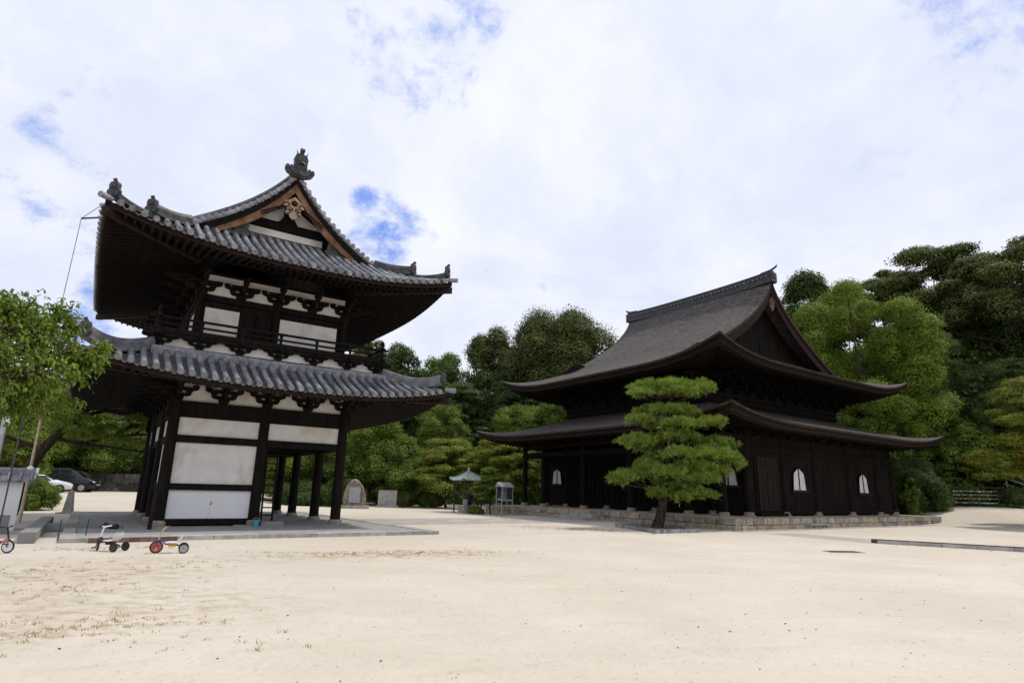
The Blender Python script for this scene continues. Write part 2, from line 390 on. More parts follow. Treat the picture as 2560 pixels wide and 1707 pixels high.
h = MB(); h.grid(lambda th, r: (r * math.sin(th), r * math.cos(th), hillh(r * math.sin(th), r * math.cos(th)) * (1 if r < 160 else max(0, 1 - (r - 160) / 120)) + terr(r * math.sin(th), r * math.cos(th)) - (.25 if r < 73 else 0)), np.radians(np.arange(-62, 63, 3)), [70, 73, 77, 82, 88, 95, 103, 112, 125, 145, 160, 200, 260, 300])
struct(h.build('hill', M['soil'], None, 60))

GX, GY, GYAW = -12.4042, 22.1531, .6009
HX, HY, HYAW = 10.9893, 29.9632, .6184
def gw(u, v, z=0.0): c, s = math.cos(GYAW), math.sin(GYAW); return (GX + u * c - v * s, GY + u * s + v * c, z)
def hw(q, p, z=0.0): c, s = math.cos(HYAW), math.sin(HYAW); return (HX + q * c - p * s, HY + q * s + p * c, z)

# ------------------------------------------------------------------ roof geometry shared by both temple buildings
class Roof:
    """four slopes round a rectangle; t = plan distance in from the eave, x = distance along it from its middle"""
    def __init__(s, c, h0, h1, zm, prof, rise, Dc, pw, Tf, verge=None, T01=None, T23=None):
        s.c, s.h0, s.h1, s.zm, s.prof, s.rise, s.Dc, s.pw, s.Tf = c, h0, h1, zm, prof, rise, Dc, pw, Tf
        s.verge = verge; s.T = {0: T01, 2: T01, 1: T23, 3: T23}
        s.L = {0: h0, 2: h0, 1: h1, 3: h1}; s.O = {0: h1, 2: h1, 1: h0, 3: h0}
    def upt(s, d, t): return s.rise * max(0, 1 - d / s.Dc) ** s.pw * max(0, 1 - t / s.Tf) ** 1.5
    def z(s, side, x, t): return s.zm + s.prof(t) + s.upt(max(0, s.L[side] - abs(x)), max(t, 0))
    def pos(s, side, x, t, z):
        o = s.O[side] - t; a, b = s.c
        return [(a + x, b - o, z), (a + o, b + x, z), (a - x, b + o, z), (a - o, b - x, z)][side]
    def p(s, side, x, t, dz=0.0): return s.pos(side, x, t, s.z(side, x, t) + dz)
    def tmax(s, side, x):
        d = s.L[side] - abs(x)
        if s.verge is not None and d >= s.verge: return s.T[side]
        return min(s.T[side], d)
    def half(s, side, t):
        return s.L[side] - (min(t, s.verge) if s.verge is not None else t)

def frange(a, b, st): n = max(1, int(round((b - a) / st))); return [a + (b - a) * i / n for i in range(n + 1)]

RIDGE_SEC = [(-.17, 0), (-.17, .07), (-.14, .075), (-.155, .14), (-.125, .145), (-.14, .21), (-.11, .215), (-.125, .28), (-.10, .29), (-.085, .36), (-.05, .41), (0, .43), (.05, .41), (.085, .36), (.10, .29), (.125, .28), (.11, .215), (.14, .21), (.125, .145), (.155, .14), (.14, .075), (.17, .07), (.17, 0)]
def rsec(k, kz=None): kz = kz or k; return [(a * k, b * kz) for a, b in RIDGE_SEC]

def oni_mesh(name, m, horns=True):
    b = MB()
    half = [(.24, 0), (.44, .06), (.62, .13), (.73, .26), (.72, .40), (.62, .45), (.53, .38), (.43, .31), (.35, .40), (.32, .60), (.35, .80), (.27, .97), (.13, 1.02)]
    poly = half + [(-x, y) for x, y in half[::-1]]
    b.prism(poly, (0, .10, 0), (1, 0, 0), (0, 0, 1), (0, -.20, 0))
    if not horns: poly = [(x * .62 if abs(x) > .4 else x, y) for x, y in poly]; b = MB(); b.prism(poly, (0, .14, 0), (1, 0, 0), (0, 0, 1), (0, -.30, 0))
    inner = [(x * .72, .06 + y * .86) for x, y in poly]
    b.prism(inner, (0, -.10, 0), (1, 0, 0), (0, 0, 1), (0, -.05, 0))
    for sx in (-1, 1):
        b.tube([(sx * (.62 if horns else .38), -.13, .33), (sx * (.62 if horns else .38), .12, .33)], .09, 10)
        b.tube([(sx * .14, -.15, .72), (sx * .14, -.20, .72)], .055, 8)
        if horns: b.tube([(sx * .20, -.1, .93), (sx * .25, -.14, 1.02), (sx * .30, -.12, 1.14)], [.04, .028, .006], 6)
        b.tube([(sx * .05, -.15, .34), (sx * .22, -.17, .38), (sx * .27, -.15, .48)], .03, 6)
    b.tube([(-.18, -.16, .56), (0, -.22, .60), (.18, -.16, .56)], .06, 8)
    b.tube([(0, -.15, .68), (0, -.24, .62)], .055, 8)
    b.tube([(0, -.16, .17), (0, -.22, .17)], .12, 12)
    b.tube([(0, .10, .98), (0, -.04, 1.08), (0, -.16, 1.22)], [.10, .115, .13], 12)
    return b.mesh(name, m, 40)

def bracket_mesh(name, m, reach=True):
    b = MB()
    def arm(hl, z0, z1, d=.13):
        b.prism([(-hl, z1), (-hl, z0 + .09), (-hl * .86, z0 + .025), (-hl * .68, z0), (hl * .68, z0), (hl * .86, z0 + .025), (hl, z0 + .09), (hl, z1)], (0, -d / 2, 0), (1, 0, 0), (0, 0, 1), (0, d, 0))
    def block(x, y, z0, s_=.22, hh=.12):
        b.beam((x, y, z0), (x, y, z0 + hh * .5), s_ * .72, s_ * .72, s_, s_); b.beam((x, y, z0 + hh * .5), (x, y, z0 + hh), s_, s_)
    block(0, 0, 0, .38, .19)
    arm(.44, .19, .34)
    for x in (-.36, 0, .36): block(x, 0, .34)
    arm(.68, .46, .60, .14)
    for x in (-.58, 0, .58): block(x, 0, .60, .22, .11)
    if reach:
        for ln, z0 in ((.52, .19), (1.0, .46)):
            b.prism([(.02, z0), (ln * .75, z0), (ln * .93, z0 + .04), (ln, z0 + .1), (ln, z0 + .15), (.02, z0 + .15)], (-.065, 0, 0), (0, -1, 0), (0, 0, 1), (.13, 0, 0))
            block(0, -ln + .1, z0 + .15)
        b.prism([(-.5, .44), (-.5, .40), (-.36, .35), (.36, .35), (.5, .40), (.5, .44)], (0, -.48, .11), (1, 0, 0), (0, 0, 1), (0, .12, 0))
        b.beam((0, -.3, .80), (0, -1.25, .66), .12, .15)
    return b.mesh(name, m, 30)

# ------------------------------------------------------------------ temple gate
gate = thing('temple_gate', 'two-storey dark timber temple gate with white panels and grey tiled roofs', 'gate', (GX, GY, 0), GYAW)
A, B1, B2 = 3.19, 2.893, 3.631
D = 2 * B1 + B2
CU, CV = A, D / 2
UC = [0, A, 2 * A]; VC = [0, B1, B1 + B2, D]
mb = MB(); mb.cyl((0, 0, .30), (0, 0, 4.62), .205, .185, 20)
colmesh = mb.mesh('column', M['wood'], 40)
mb = MB(); mb.lathe((0, 0, 0), [(.27, .10), (.27, .13), (.25, .14), (.275, .19), (.26, .26), (.22, .305)], 18); mb.bb((-.42, -.42, .06), (.42, .42, .125))
basemesh = mb.mesh('base_stone', M['base_stone'], 40)
for u in UC:
    for v in VC:
        o = put('column', colmesh, gate, (u, v, 0)); put('base_stone', basemesh, o)
# beams on the four sides and the passage
def beam_run(name, p, q, w_, h_, m=None): mb = MB(); mb.beam(p, q, w_, h_); return mb.build(name, m or M['wood'], gate, 30)
for (p, q) in (((0, 0), (2 * A, 0)), ((0, D), (2 * A, D)), ((0, 0), (0, D)), ((2 * A, 0), (2 * A, D))):
    dx = .28 if p[1] == q[1] else 0; dy = 0 if dx else .28
    for zc_, hh, ww, ex in ((4.29, .60, .20, 1), (3.20, .27, .17, .2)):
        beam_run('beam', (p[0] - dx * ex, p[1] - dy * ex, zc_), (q[0] + dx * ex, q[1] + dy * ex, zc_), ww, hh)
for zc_, hh in ((1.48, .235), (.255, .21)):
    beam_run('beam', (.15, 0, zc_), (A - .15, 0, zc_), .17, hh); beam_run('beam', (0, .15, zc_), (0, B1 - .15, zc_), .15, hh)
for v in (B1, B1 + B2): beam_run('beam', (.15, v, 3.2), (2 * A - .15, v, 3.2), .17, .27)
beam_run('beam', (A, .15, 3.2), (A, D - .15, 3.2), .17, .27)
# plaster panels
def panel(u0, u1, z0, z1, v=.03, m=None, name='plaster_panel'):
    mb = MB(); mb.bb((u0, v, z0), (u1, v + .05, z1)); return mb.build(name, m or M['plaster'], gate, 0)
panel(.12, A - .12, 3.33, 4.0); panel(A + .12, 2 * A - .12, 3.33, 4.0)
panel(.12, A - .12, 1.595, 3.07)
pw_ = panel(.12, A - .12, .36, 1.365, m=M['plaster_white'])
mb = MB(); mb.prism([(1.57, .86), (1.63, .97), (1.645, 1.02), (1.69, .93), (1.70, .87), (1.64, .82)], (0, .0295, 0), (1, 0, 0), (0, 0, 1), (0, .02, 0)); mb.prism([(1.63, .82), (1.64, .82), (1.60, .36), (1.59, .36)], (0, .0292, 0), (1, 0, 0), (0, 0, 1), (0, .02, 0))
mb.build('exposed_clay_patch', M['beige'], pw_, 0, label='bare clay showing through the white plaster')
def side_panel(v0, v1, z0, z1, u, name='plaster_panel', m=None):
    mb = MB(); mb.bb((u - .03, v0, z0), (u + .03, v1, z1)); mb.build(name, m or M['plaster'], gate, 0)
for u in (0, 2 * A):
    for a, b in ((0, B1), (B1, B1 + B2), (B1 + B2, D)): side_panel(a + .13, b - .13, 3.34, 3.98, u)
for a, b in ((0, B1),): side_panel(a + .5, b - .5, 1.6, 3.06, 0)
side_panel(B1 + B2 + .13, D - .13, .4, 3.06, 0, 'board_wall', M['wood']); side_panel(.13, B1 - .13, .3, 1.4, 0, 'board_wall', M['wood'])
side_panel(.13, B1 - .13, .2, 3.07, A, 'board_wall', M['wood']); side_panel(B1 + B2 + .13, D - .13, .2, 3.07, A, 'board_wall', M['wood'])
panel(.15, A - .15, .2, 3.07, B1 - .02, M['wood'], 'board_wall'); panel(.15, A - .15, .2, 3.07, D - .05, M['wood'], 'board_wall')
mb = MB(); mb.bb((.02, .06, 4.42), (2 * A - .02, D - .06, 4.5)); mb.bb((.1, .1, 3.36), (2 * A - .1, D - .1, 3.40)); mb.build('ceiling_board', M['wood'], gate, 0)

LOW = Roof((CU, CV), A + 3.31, CV + 3.31, 4.97, lambda t: .45 * t + .045 * t * t, .62, 6.5, 2.5, 3.2, None, 2.15, 2.15)
_t = [0, 1, 2, 2.77, 3.73, 4.35, 4.92, 5.62, 6.4]; _z = [0, .51, 1.1, 1.6, 2.2, 2.63, 3.12, 3.9, 4.87]
_pf = np.polyfit(_t, _z, 4)
UPP = Roof((CU, CV), A + 3.21, CV + 3.21, 9.72, lambda t: float(np.polyval(_pf, t) - np.polyval(_pf, 0)) if t > 0 else .5 * t, .78, 6.4, 2.6, 4.0, 2.58, 3.75, 6.40)

def tiled_roof(name, rf, noshi):
    sheet = MB()
    for s in range(4):
        ts = frange(0, rf.T[s], .3)
        for dz in (-.05, -.14):
            P = []
            for t in ts:
                hl = rf.half(s, t)
                P.append([rf.p(s, hl * k / 14 - hl, t, dz) for k in range(29)])
            n = len(ts)
            sheet.add([p for r_ in P for p in r_], [(i * 29 + j, i * 29 + j + 1, (i + 1) * 29 + j + 1, (i + 1) * 29 + j) for i in range(n - 1) for j in range(28)])
    root = sheet.build(name, M['ridge'], gate, 40)
    st = .352
    for s in range(4):
        Ls = rf.L[s]; nr = int(Ls / st)
        xs_ = [i * st for i in range(-nr, nr + 1)]
        tb, pn = MB(), MB()
        for x in xs_:
            tm = rf.tmax(s, x)
            if tm < .35: continue
            jit = random.uniform(-.012, .012)
            for t0 in np.arange(-.07, tm, .62):
                t1 = min(t0 + .62, tm)
                if t1 - t0 < .05: continue
                q = [rf.p(s, x + jit, t0 + (t1 - t0) * k / 2, .075 + (.006 if k == 0 else 0)) for k in range(3)]
                tb.tube(q, [.096, .094, .086], 12, True)
            e0 = V(*rf.p(s, x + jit, -.07, .075)); e1 = V(*rf.p(s, x + jit, -.115, .075))
            tb.tube([e0, e1], .104, 16); tb.tube([e1, e1 + (e1 - e0) * .3], .072, 12)
        for x in xs_[:-1]:
            xm = x + st / 2; tm = min(rf.tmax(s, x), rf.tmax(s, x + st)) + .12
            if tm < .3: continue
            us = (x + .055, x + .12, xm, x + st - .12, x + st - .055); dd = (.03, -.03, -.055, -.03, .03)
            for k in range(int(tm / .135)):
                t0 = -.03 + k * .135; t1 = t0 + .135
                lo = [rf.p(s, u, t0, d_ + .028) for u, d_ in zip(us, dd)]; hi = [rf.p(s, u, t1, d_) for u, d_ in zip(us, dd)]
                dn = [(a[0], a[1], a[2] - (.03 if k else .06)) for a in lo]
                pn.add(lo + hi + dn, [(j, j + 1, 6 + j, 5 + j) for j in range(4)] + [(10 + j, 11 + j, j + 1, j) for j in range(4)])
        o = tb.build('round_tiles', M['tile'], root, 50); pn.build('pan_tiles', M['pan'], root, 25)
        # fascia, soffit, rafters under this slope
        xx = frange(-Ls, Ls, .4)
        fa = MB()
        P = [rf.p(s, x, .05, -.055) for x in xx]; Q = [rf.p(s, x, .05, -.24) for x in xx]; Q2 = [rf.p(s, x, .16, -.24) for x in xx]; P2 = [rf.p(s, x, .16, -.05) for x in xx]
        n = len(xx); fa.add(P + Q + Q2 + P2, [(i, i + 1, n + i + 1, n + i) for i in range(n - 1)] + [(n + i, n + i + 1, 2 * n + i + 1, 2 * n + i) for i in range(n - 1)])
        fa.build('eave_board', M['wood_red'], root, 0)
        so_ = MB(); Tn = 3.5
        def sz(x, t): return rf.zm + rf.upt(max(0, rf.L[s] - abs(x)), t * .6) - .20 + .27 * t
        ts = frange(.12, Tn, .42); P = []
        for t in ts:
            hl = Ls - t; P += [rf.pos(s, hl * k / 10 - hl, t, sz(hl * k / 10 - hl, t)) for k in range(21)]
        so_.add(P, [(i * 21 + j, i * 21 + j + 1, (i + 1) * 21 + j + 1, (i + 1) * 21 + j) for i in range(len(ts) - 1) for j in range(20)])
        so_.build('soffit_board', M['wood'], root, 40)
        ra = MB()
        for x in frange(-Ls + .35, Ls - .35, .27):
            tm = min(Tn - .1, Ls - abs(x))
            if tm < .5: continue
            t1 = min(1.45, tm)
            ra.beam(rf.pos(s, x, .10, sz(x, .10) - .06), rf.pos(s, x, t1, sz(x, t1) - .06), .095, .11)
            if tm > 1.5: ra.beam(rf.pos(s, x, 1.32, sz(x, 1.32) - .16), rf.pos(s, x, tm, sz(x, tm) - .13), .10, .12)
        ra.build('rafter_row', M['wood'], root, 0)
        hr = MB(); hr.beam(rf.p(s, Ls - .02, .02, -.42), rf.pos(s, Ls - 3.2, 3.2, rf.zm + .45), .20, .26); hr.build('hip_rafter', M['wood_red'], root, 0)
    return root
low_roof = tiled_roof('lower_roof', LOW, True)
upp_roof = tiled_roof('upper_roof', UPP, False)
oni = oni_mesh('ridge_end_ornament', M['orn'], False); oni_big = oni_mesh('ridge_end_ornament', M['orn'])

def hip_ridge(root, rf, side, t0, t1, k, kz, oni_s, n=14, m='ridge', lift=.20):
    L = rf.L[side]; ts = [t0 + (t1 - t0) * i / n for i in range(n + 1)]
    pts = [rf.p(side, L - t, t, -.02 + lift * max(0, 1 - (t - t1) / 1.3) ** 2) for t in ts]
    mb = MB(); mb.sweep(pts, rsec(k, kz)); mb.build('corner_ridge', M[m], root, 40)
    a, b = V(*pts[-2]), V(*pts[-1]); d = b - a
    put('ridge_end_ornament', oni, root, b + d / np.linalg.norm(d) * .05, math.atan2(d[1], d[0]) + math.pi / 2, (oni_s, oni_s, oni_s))
for s in range(4):
    hip_ridge(low_roof, LOW, s, 2.15, .28, 1.05, 1.05, .48, 14, 'ridge_grey', .34)
    hip_ridge(upp_roof, UPP, s, 2.62, 1.35, 1.1, 1.05, .52)
    hip_ridge(upp_roof, UPP, s, 1.42, .22, .95, .62, .50)
    for rf, root in ((LOW, low_roof), (UPP, upp_roof)):
        L = rf.L[s]; a = V(*rf.p(s, L - .15, .15, .06)); b = V(*rf.p(s, L + .16, -.16, .10)); mb = MB(); mb.tube([a, b], .10, 12); mb.build('corner_tile', M['tile'], root, 40)
# course of tiles where the lower roof meets the waist
w_ = 1.17
z_ = LOW.zm + LOW.prof(2.12)
for a, b in (((-w_, -w_), (2 * A + w_, -w_)), ((2 * A + w_, -w_), (2 * A + w_, D + w_)), ((2 * A + w_, D + w_), (-w_, D + w_)), ((-w_, D + w_), (-w_, -w_))):
    mb = MB(); mb.sweep([(a[0], a[1], z_ - .04), ((a[0] + b[0]) / 2, (a[1] + b[1]) / 2, z_ - .07), (b[0], b[1], z_ - .04)], [(-.15, -.12), (-.15, .03), (-.12, .035), (-.13, .09), (-.10, .095), (-.15, .13), (-.15, .17), (.3, .19), (.3, -.12)]); mb.build('flashing_ridge', M['tile'], low_roof, 30)

# waist, balcony, upper storey
mb = MB(); k_ = .82; mb.bb((-k_, -k_, 6.1), (2 * A + k_, D + k_, 6.79)); mb.build('waist_wall', M['plaster'], gate, 0)
for z0, z1, kk in ((6.28, 6.39, .90), (6.76, 6.84, .86)):
    mb = MB()
    for a, b in (((-kk, -kk), (2 * A + kk, -kk)), ((2 * A + kk, -kk), (2 * A + kk, D + kk)), ((2 * A + kk, D + kk), (-kk, D + kk)), ((-kk, D + kk), (-kk, -kk))): mb.beam((a[0], a[1], (z0 + z1) / 2), (b[0], b[1], (z0 + z1) / 2), .12, z1 - z0)
    mb.build('waist_beam', M['wood'], gate, 0)
bs = bracket_mesh('bracket', M['wood']); bsn = bracket_mesh('bracket', M['wood'], False)
def ring(us, vs, off):
    r = [(u, -off, 0.0) for u in us] + [(2 * A + off, v, math.pi / 2) for v in vs] + [(u, D + off, math.pi) for u in us] + [(-off, v, -math.pi / 2) for v in vs]
    return r
us5 = [0, 1.58, A, 2 * A - 1.58, 2 * A]; vs7 = [0, B1 / 2, B1, CV, B1 + B2, D - B1 / 2, D]
for u, v, rz in ring(us5, vs7, 0): put('bracket', bs, gate, (u, v, 4.60), rz, (1, 1, .82))
for u, v, rz in ring([.3, 1.75, A, 2 * A - 1.75, 2 * A - .3], [.3, 1.6, B1 + .15, CV, D - B1 - .15, D - 1.6, D - .3], -.28): put('bracket', bs, gate, (u, v, 8.88), rz, (1, 1.1, .84))
for u, v, rz in ring([A + 1.41 * i for i in (-2, -1, 0, 1, 2)] + [-k_ - .1, 2 * A + k_ + .1], [CV + 1.42 * i for i in (-3, -2, -1, 0, 1, 2, 3)], .9): put('bracket', bs, gate, (u, v, 6.42), rz, (.86, .36, .52))
# white plaster strips behind the brackets
for (a, b, z0, z1) in ((.02, 0, 4.6, 5.35), (.32, 0, 8.88, 9.75)):
    mb = MB(); mb.bb((a, a, z0), (2 * A - a, D - a, z1)); mb.build('bracket_band_wall', M['plaster'], gate, 0)
bal = MB(); kb = 1.16; bal.bb((-kb, -kb, 6.85), (2 * A + kb, D + kb, 6.93))
for kk, zz_ in ((1.04, 6.81),):
    for sgn in (0, 1):
        v = -kk if sgn == 0 else D + kk; bal.beam((-1.5, v, zz_ - .02), (2 * A + 1.5, v, zz_ - .02), .13, .13)
        u = -kk if sgn == 0 else 2 * A + kk; bal.beam((u, -1.5, zz_), (u, D + 1.5, zz_), .13, .12)
bal = bal.build('balcony', M['wood'], gate, 0)
kr = 1.06
c4_ = [(-kr, -kr), (2 * A + kr, -kr), (2 * A + kr, D + kr), (-kr, D + kr)]
for i in range(4):
    a, b = V(*c4_[i]), V(*c4_[(i + 1) % 4]); n = 6 if i % 2 == 0 else 8; d = (b - a) / np.linalg.norm(b - a)
    for z0, hh, wd, ex in ((6.98, .10, .10, .18), (7.19, .075, .07, .12), (7.42, .085, .085, .30)):
        mb = MB(); p, q = a - d * ex, b + d * ex; mb.beam((*p, z0), (*q, z0 + .002), wd, hh); mb.build('railing_bar', M['wood'], bal, 0)
    for j in range(1, n):
        p = a + (b - a) * j / n; mb = MB(); mb.beam((*p, 6.92), (*p, 7.38), .085, .085); mb.beam((*p, 7.23), (*p, 7.38), .08, .08, .13, .13); mb.build('railing_post', M['wood'], bal, 0)
    mb = MB(); mb.cyl((*a, 6.9), (*a, 7.68), .075, .07, 10); mb.lathe((a[0], a[1], 7.68), [(.05, 0), (.085, .03), (.08, .08), (.03, .13), (.012, .17)], 10); mb.build('railing_post', M['wood'], bal, 40)
ub = MB(); ub.bb((.34, .34, 6.9), (2 * A - .34, D - .34, 9.9)); ub = ub.build('upper_storey_wall', M['wood'], gate, 0)
for u in (.3, A, 2 * A - .3):
    for v in (.3, B1 + .15, D - B1 - .15, D - .3):
        if u == A and .3 < v < D - .4: continue
        mb = MB(); mb.cyl((u, v, 6.9), (u, v, 8.9), .16, .15, 16); mb.build('upper_column', M['wood'], gate, 40)
for z0, z1, tt in ((8.38, 8.62, .12), (8.66, 8.90, .20), (6.92, 7.24, .12)):
    for a, b in (((.1, .3), (2 * A - .1, .3)), ((2 * A - .3, .1), (2 * A - .3, D - .1)), ((.1, D - .3), (2 * A - .1, D - .3)), ((.3, .1), (.3, D - .1))): beam_run('upper_beam', (a[0], a[1], (z0 + z1) / 2), (b[0], b[1], (z0 + z1) / 2), tt, z1 - z0)
panel(.50, 1.76, 7.245, 8.375, .26); panel(3.36, 5.78, 7.245, 8.375, .26)
for u0 in (1.80, 2.42): 
    mb = MB(); mb.bb((u0, .25, 7.0), (u0 + .58, .30, 8.37))
    for z0 in (7.02, 7.55, 8.2): mb.bb((u0 + .02, .225, z0), (u0 + .56, .26, z0 + .1))
    for x in (0, .24, .48): mb.bb((u0 + x + .01, .228, 7.02), (u0 + x + .09, .26, 8.3))
    mb.build('balcony_door', M['wood'], gate, 0)
for v0, v1 in ((.5, 2.8), (D - 2.8, D - .5)):
    for u in (.27, 2 * A - .33):
        mb = MB(); mb.bb((u, v0, 7.25), (u + .06, v1, 8.37)); mb.build('plaster_panel', M['plaster'], gate, 0)

# main ridge, verges and gables of the upper roof
VG = -.63
def um(t, sg): return CU - sg * (UPP.L[0] - t)
for end, v0, dv in ((0, VG, 1), (1, D - VG, -1)):
    for sg in (1, -1):
        ts = frange(2.55, 6.36, .24)
        vt = MB(); ve = vt
        for t in ts[:-1]:
            u = um(t, sg); z_ = UPP.zm + UPP.prof(t) + .10 + .10 * max(0, 1 - (t - 2.55) / 1.5)
            vt.tube([(u, v0 - dv * .02, z_), (u, v0 + dv * .48, z_ + .02)], .088, 10); ve.tube([(u, v0 - dv * .02, z_), (u, v0 - dv * .06, z_)], .098, 14); ve.tube([(u, v0 - dv * .06, z_), (u, v0 - dv * .07, z_)], .07, 12)
            u2 = um(t + .12, sg); z2 = UPP.zm + UPP.prof(t + .12) + .05 + .10 * max(0, 1 - (t - 2.55) / 1.5)
            vt.box((u2, v0 + dv * .2, z2 - .02), (.2, .42, .05))
        vt.build('verge_tiles', M['tile'], upp_roof, 40)
        mb = MB(); mb.sweep([(um(t, sg), v0 + dv * .62, UPP.zm + UPP.prof(t) + .10) for t in frange(2.5, 6.3, .3)], rsec(1.05, 1.15)); mb.build('descending_ridge', M['ridge'], upp_roof, 40)
        # dark boards under the verge and the bargeboard
        tt = frange(2.9, 6.4, .2)
        def board(name, top, bot, vv, th, m):
            poly = [(um(t, sg), UPP.zm + UPP.prof(t) - top) for t in tt] + [(um(t, sg), UPP.zm + UPP.prof(t) - bot(t)) for t in tt[::-1]]
            mb = MB(); n = len(tt)
            P = [(x, vv, z) for x, z in poly]; Q = [(x, vv + th, z) for x, z in poly]; nn = len(P)
            mb.add(P + Q, [(i, i + 1, nn - 2 - i, nn - 1 - i) for i in range(n - 1)] + [(nn + i, nn + i + 1, nn + nn - 2 - i, nn + nn - 1 - i) for i in range(n - 1)] + [(i, i + 1, nn + i + 1, nn + i) for i in range(nn - 1)])
            return mb.build(name, m, upp_roof, 30)
        board('verge_board', .06, lambda t: .33, v0 + dv * .06, dv * .3, M['wood'])
        board('bargeboard', .30, lambda t: .46 + .27 * min(1, (t - 2.9) / 2.2), v0 + dv * .12, dv * .10, M['barge'])
        board('bargeboard_moulding', .29, lambda t: .40 + .05 * min(1, (t - 2.9) / 2.2), v0 + dv * .105, dv * .03, M['barge'])
    # pendant
    pv = v0 + dv * .10; zt = 13.66
    half = [(0, 0), (.26, -.22), (.42, -.30), (.46, -.42), (.38, -.52), (.30, -.50), (.30, -.62), (.36, -.72), (.28, -.84), (.18, -.84), (.13, -.95), (0, -1.05)]
    mb = MB(); mb.prism(half + [(-x, y) for x, y in half[-2:0:-1]], (CU, pv, zt), (1, 0, 0), (0, 0, 1), (0, dv * .09, 0)); pen = mb.build('gable_pendant', M['barge_pale'], upp_roof, 30)
    mb = MB(); mb.tube([(CU, pv, zt - .32), (CU, pv - dv * .09, zt - .32)], [.15, .10], 6)
    for sx in (-1, 1):
        for (x, z_, r_) in ((.32, -.44, .11), (.24, -.74, .09), (.12, -.62, .06)): mb.tube([(CU + sx * (x + r_ * math.cos(a)), pv - dv * .02, zt + z_ + r_ * math.sin(a)) for a in np.linspace(0, 5.2, 12)], .022, 6)
        for i in range(7):
            x = .5 + i * .12; z_ = -.62 - i * .075; mb.tube([(CU + sx * (x + .06 * math.cos(a)), pv - dv * .01, zt + z_ + .08 * math.sin(a)) for a in np.linspace(0, 5.5, 9)], .026, 6)
    mb.build('scroll_carving', M['wood_red'], pen, 40)
    # gable wall
    vv = v0 + dv * 1.0; tt = frange(3.2, 6.4, .2)
    pl = [(um(t, 1), UPP.zm + UPP.prof(t) - .12) for t in tt]; pl = pl + [(2 * CU - x, z) for x, z in pl[::-1][1:]]
    mb = MB(); zb_ = 11.2; n = len(pl)
    P = [(x, vv, z) for x, z in pl] + [(x, vv, zb_) for x, z in pl]; mb.add(P, [(i, i + 1, n + i + 1, n + i) for i in range(n - 1)]); gw_ = mb.build('gable_wall', M['wood'], upp_roof, 0)
    def gp(x0, x1, z0, zt0, zt1, nm='gable_plaster', m=M['plaster']):
        mb = MB(); mb.prism([(x0, z0), (x1, z0), (x1, zt1), (x0, zt0)], (0, vv - dv * .04, 0), (1, 0, 0), (0, 0, 1), (0, dv * .035, 0)); mb.build(nm, m, gw_, 0)
    gp(1.62, 4.76, 11.80, 12.28, 12.28); gp(1.75, 3.0, 12.72, 12.75, 13.5); gp(3.38, 4.63, 12.72, 13.5, 12.75)
    mb = MB(); mb.bb((.9, vv - dv * .16, 12.32), (5.48, vv - dv * .02, 12.66)); mb.bb((CU - .18, vv - dv * .14, 12.66), (CU + .18, vv - dv * .02, 13.9)); mb.bb((.6, vv - dv * .12, 11.5), (1.6, vv - dv * .02, 12.3)); mb.bb((4.78, vv - dv * .12, 11.5), (5.78, vv - dv * .02, 12.3)); mb.prism([(CU - .4, 12.66), (CU + .4, 12.66), (CU + .2, 12.95), (CU - .2, 12.95)], (0, vv - dv * .2, 0), (1, 0, 0), (0, 0, 1), (0, dv * .1, 0)); mb.build('gable_beam', M['wood'], gw_, 0)
    # low ridges along the foot of the gable
    sd = 0 if end == 0 else 2
    for sx in (-1, 1):
        tr = 2.95
        pts = [UPP.p(sd, sx * x, tr, -.02) for x in (3.75, 3.2, 2.6, 1.95)]
        mb = MB(); mb.sweep(pts, rsec(.95, .6)); mb.build('foot_ridge', M['ridge'], upp_roof, 40)
        q = UPP.p(sd, sx * 1.86, tr - .05, .0); put('ridge_end_ornament', oni, upp_roof, q, 0 if end == 0 else math.pi, (.66, .66, .66))
    mb = MB(); mb.sweep([UPP.p(sd, x, 3.62, -.02) for x in (-3.6, -1.5, 0, 1.5, 3.6)], [(-.12, 0), (-.12, .14), (.12, .14), (.12, 0)]); mb.build('foot_flashing', M['ridge'], upp_roof, 30)
mr = MB(); zr = UPP.zm + UPP.prof(6.38)
mr.sweep([(CU, v, zr - .06 + .05 * ((v - CV) / 5.4) ** 4) for v in frange(VG - .02, D - VG + .02, .6)], [(a * 1.55, b * 1.75) for a, b in RIDGE_SEC]); mr.build('main_ridge', M['ridge'], upp_roof, 40)
put('ridge_end_ornament', oni_big, upp_roof, (CU, VG - .12, zr - .12), 0, (.84, 1, 1.08)); put('ridge_end_ornament', oni_big, upp_roof, (CU, D - VG + .12, zr - .12), math.pi, (.88, 1, 1.12))

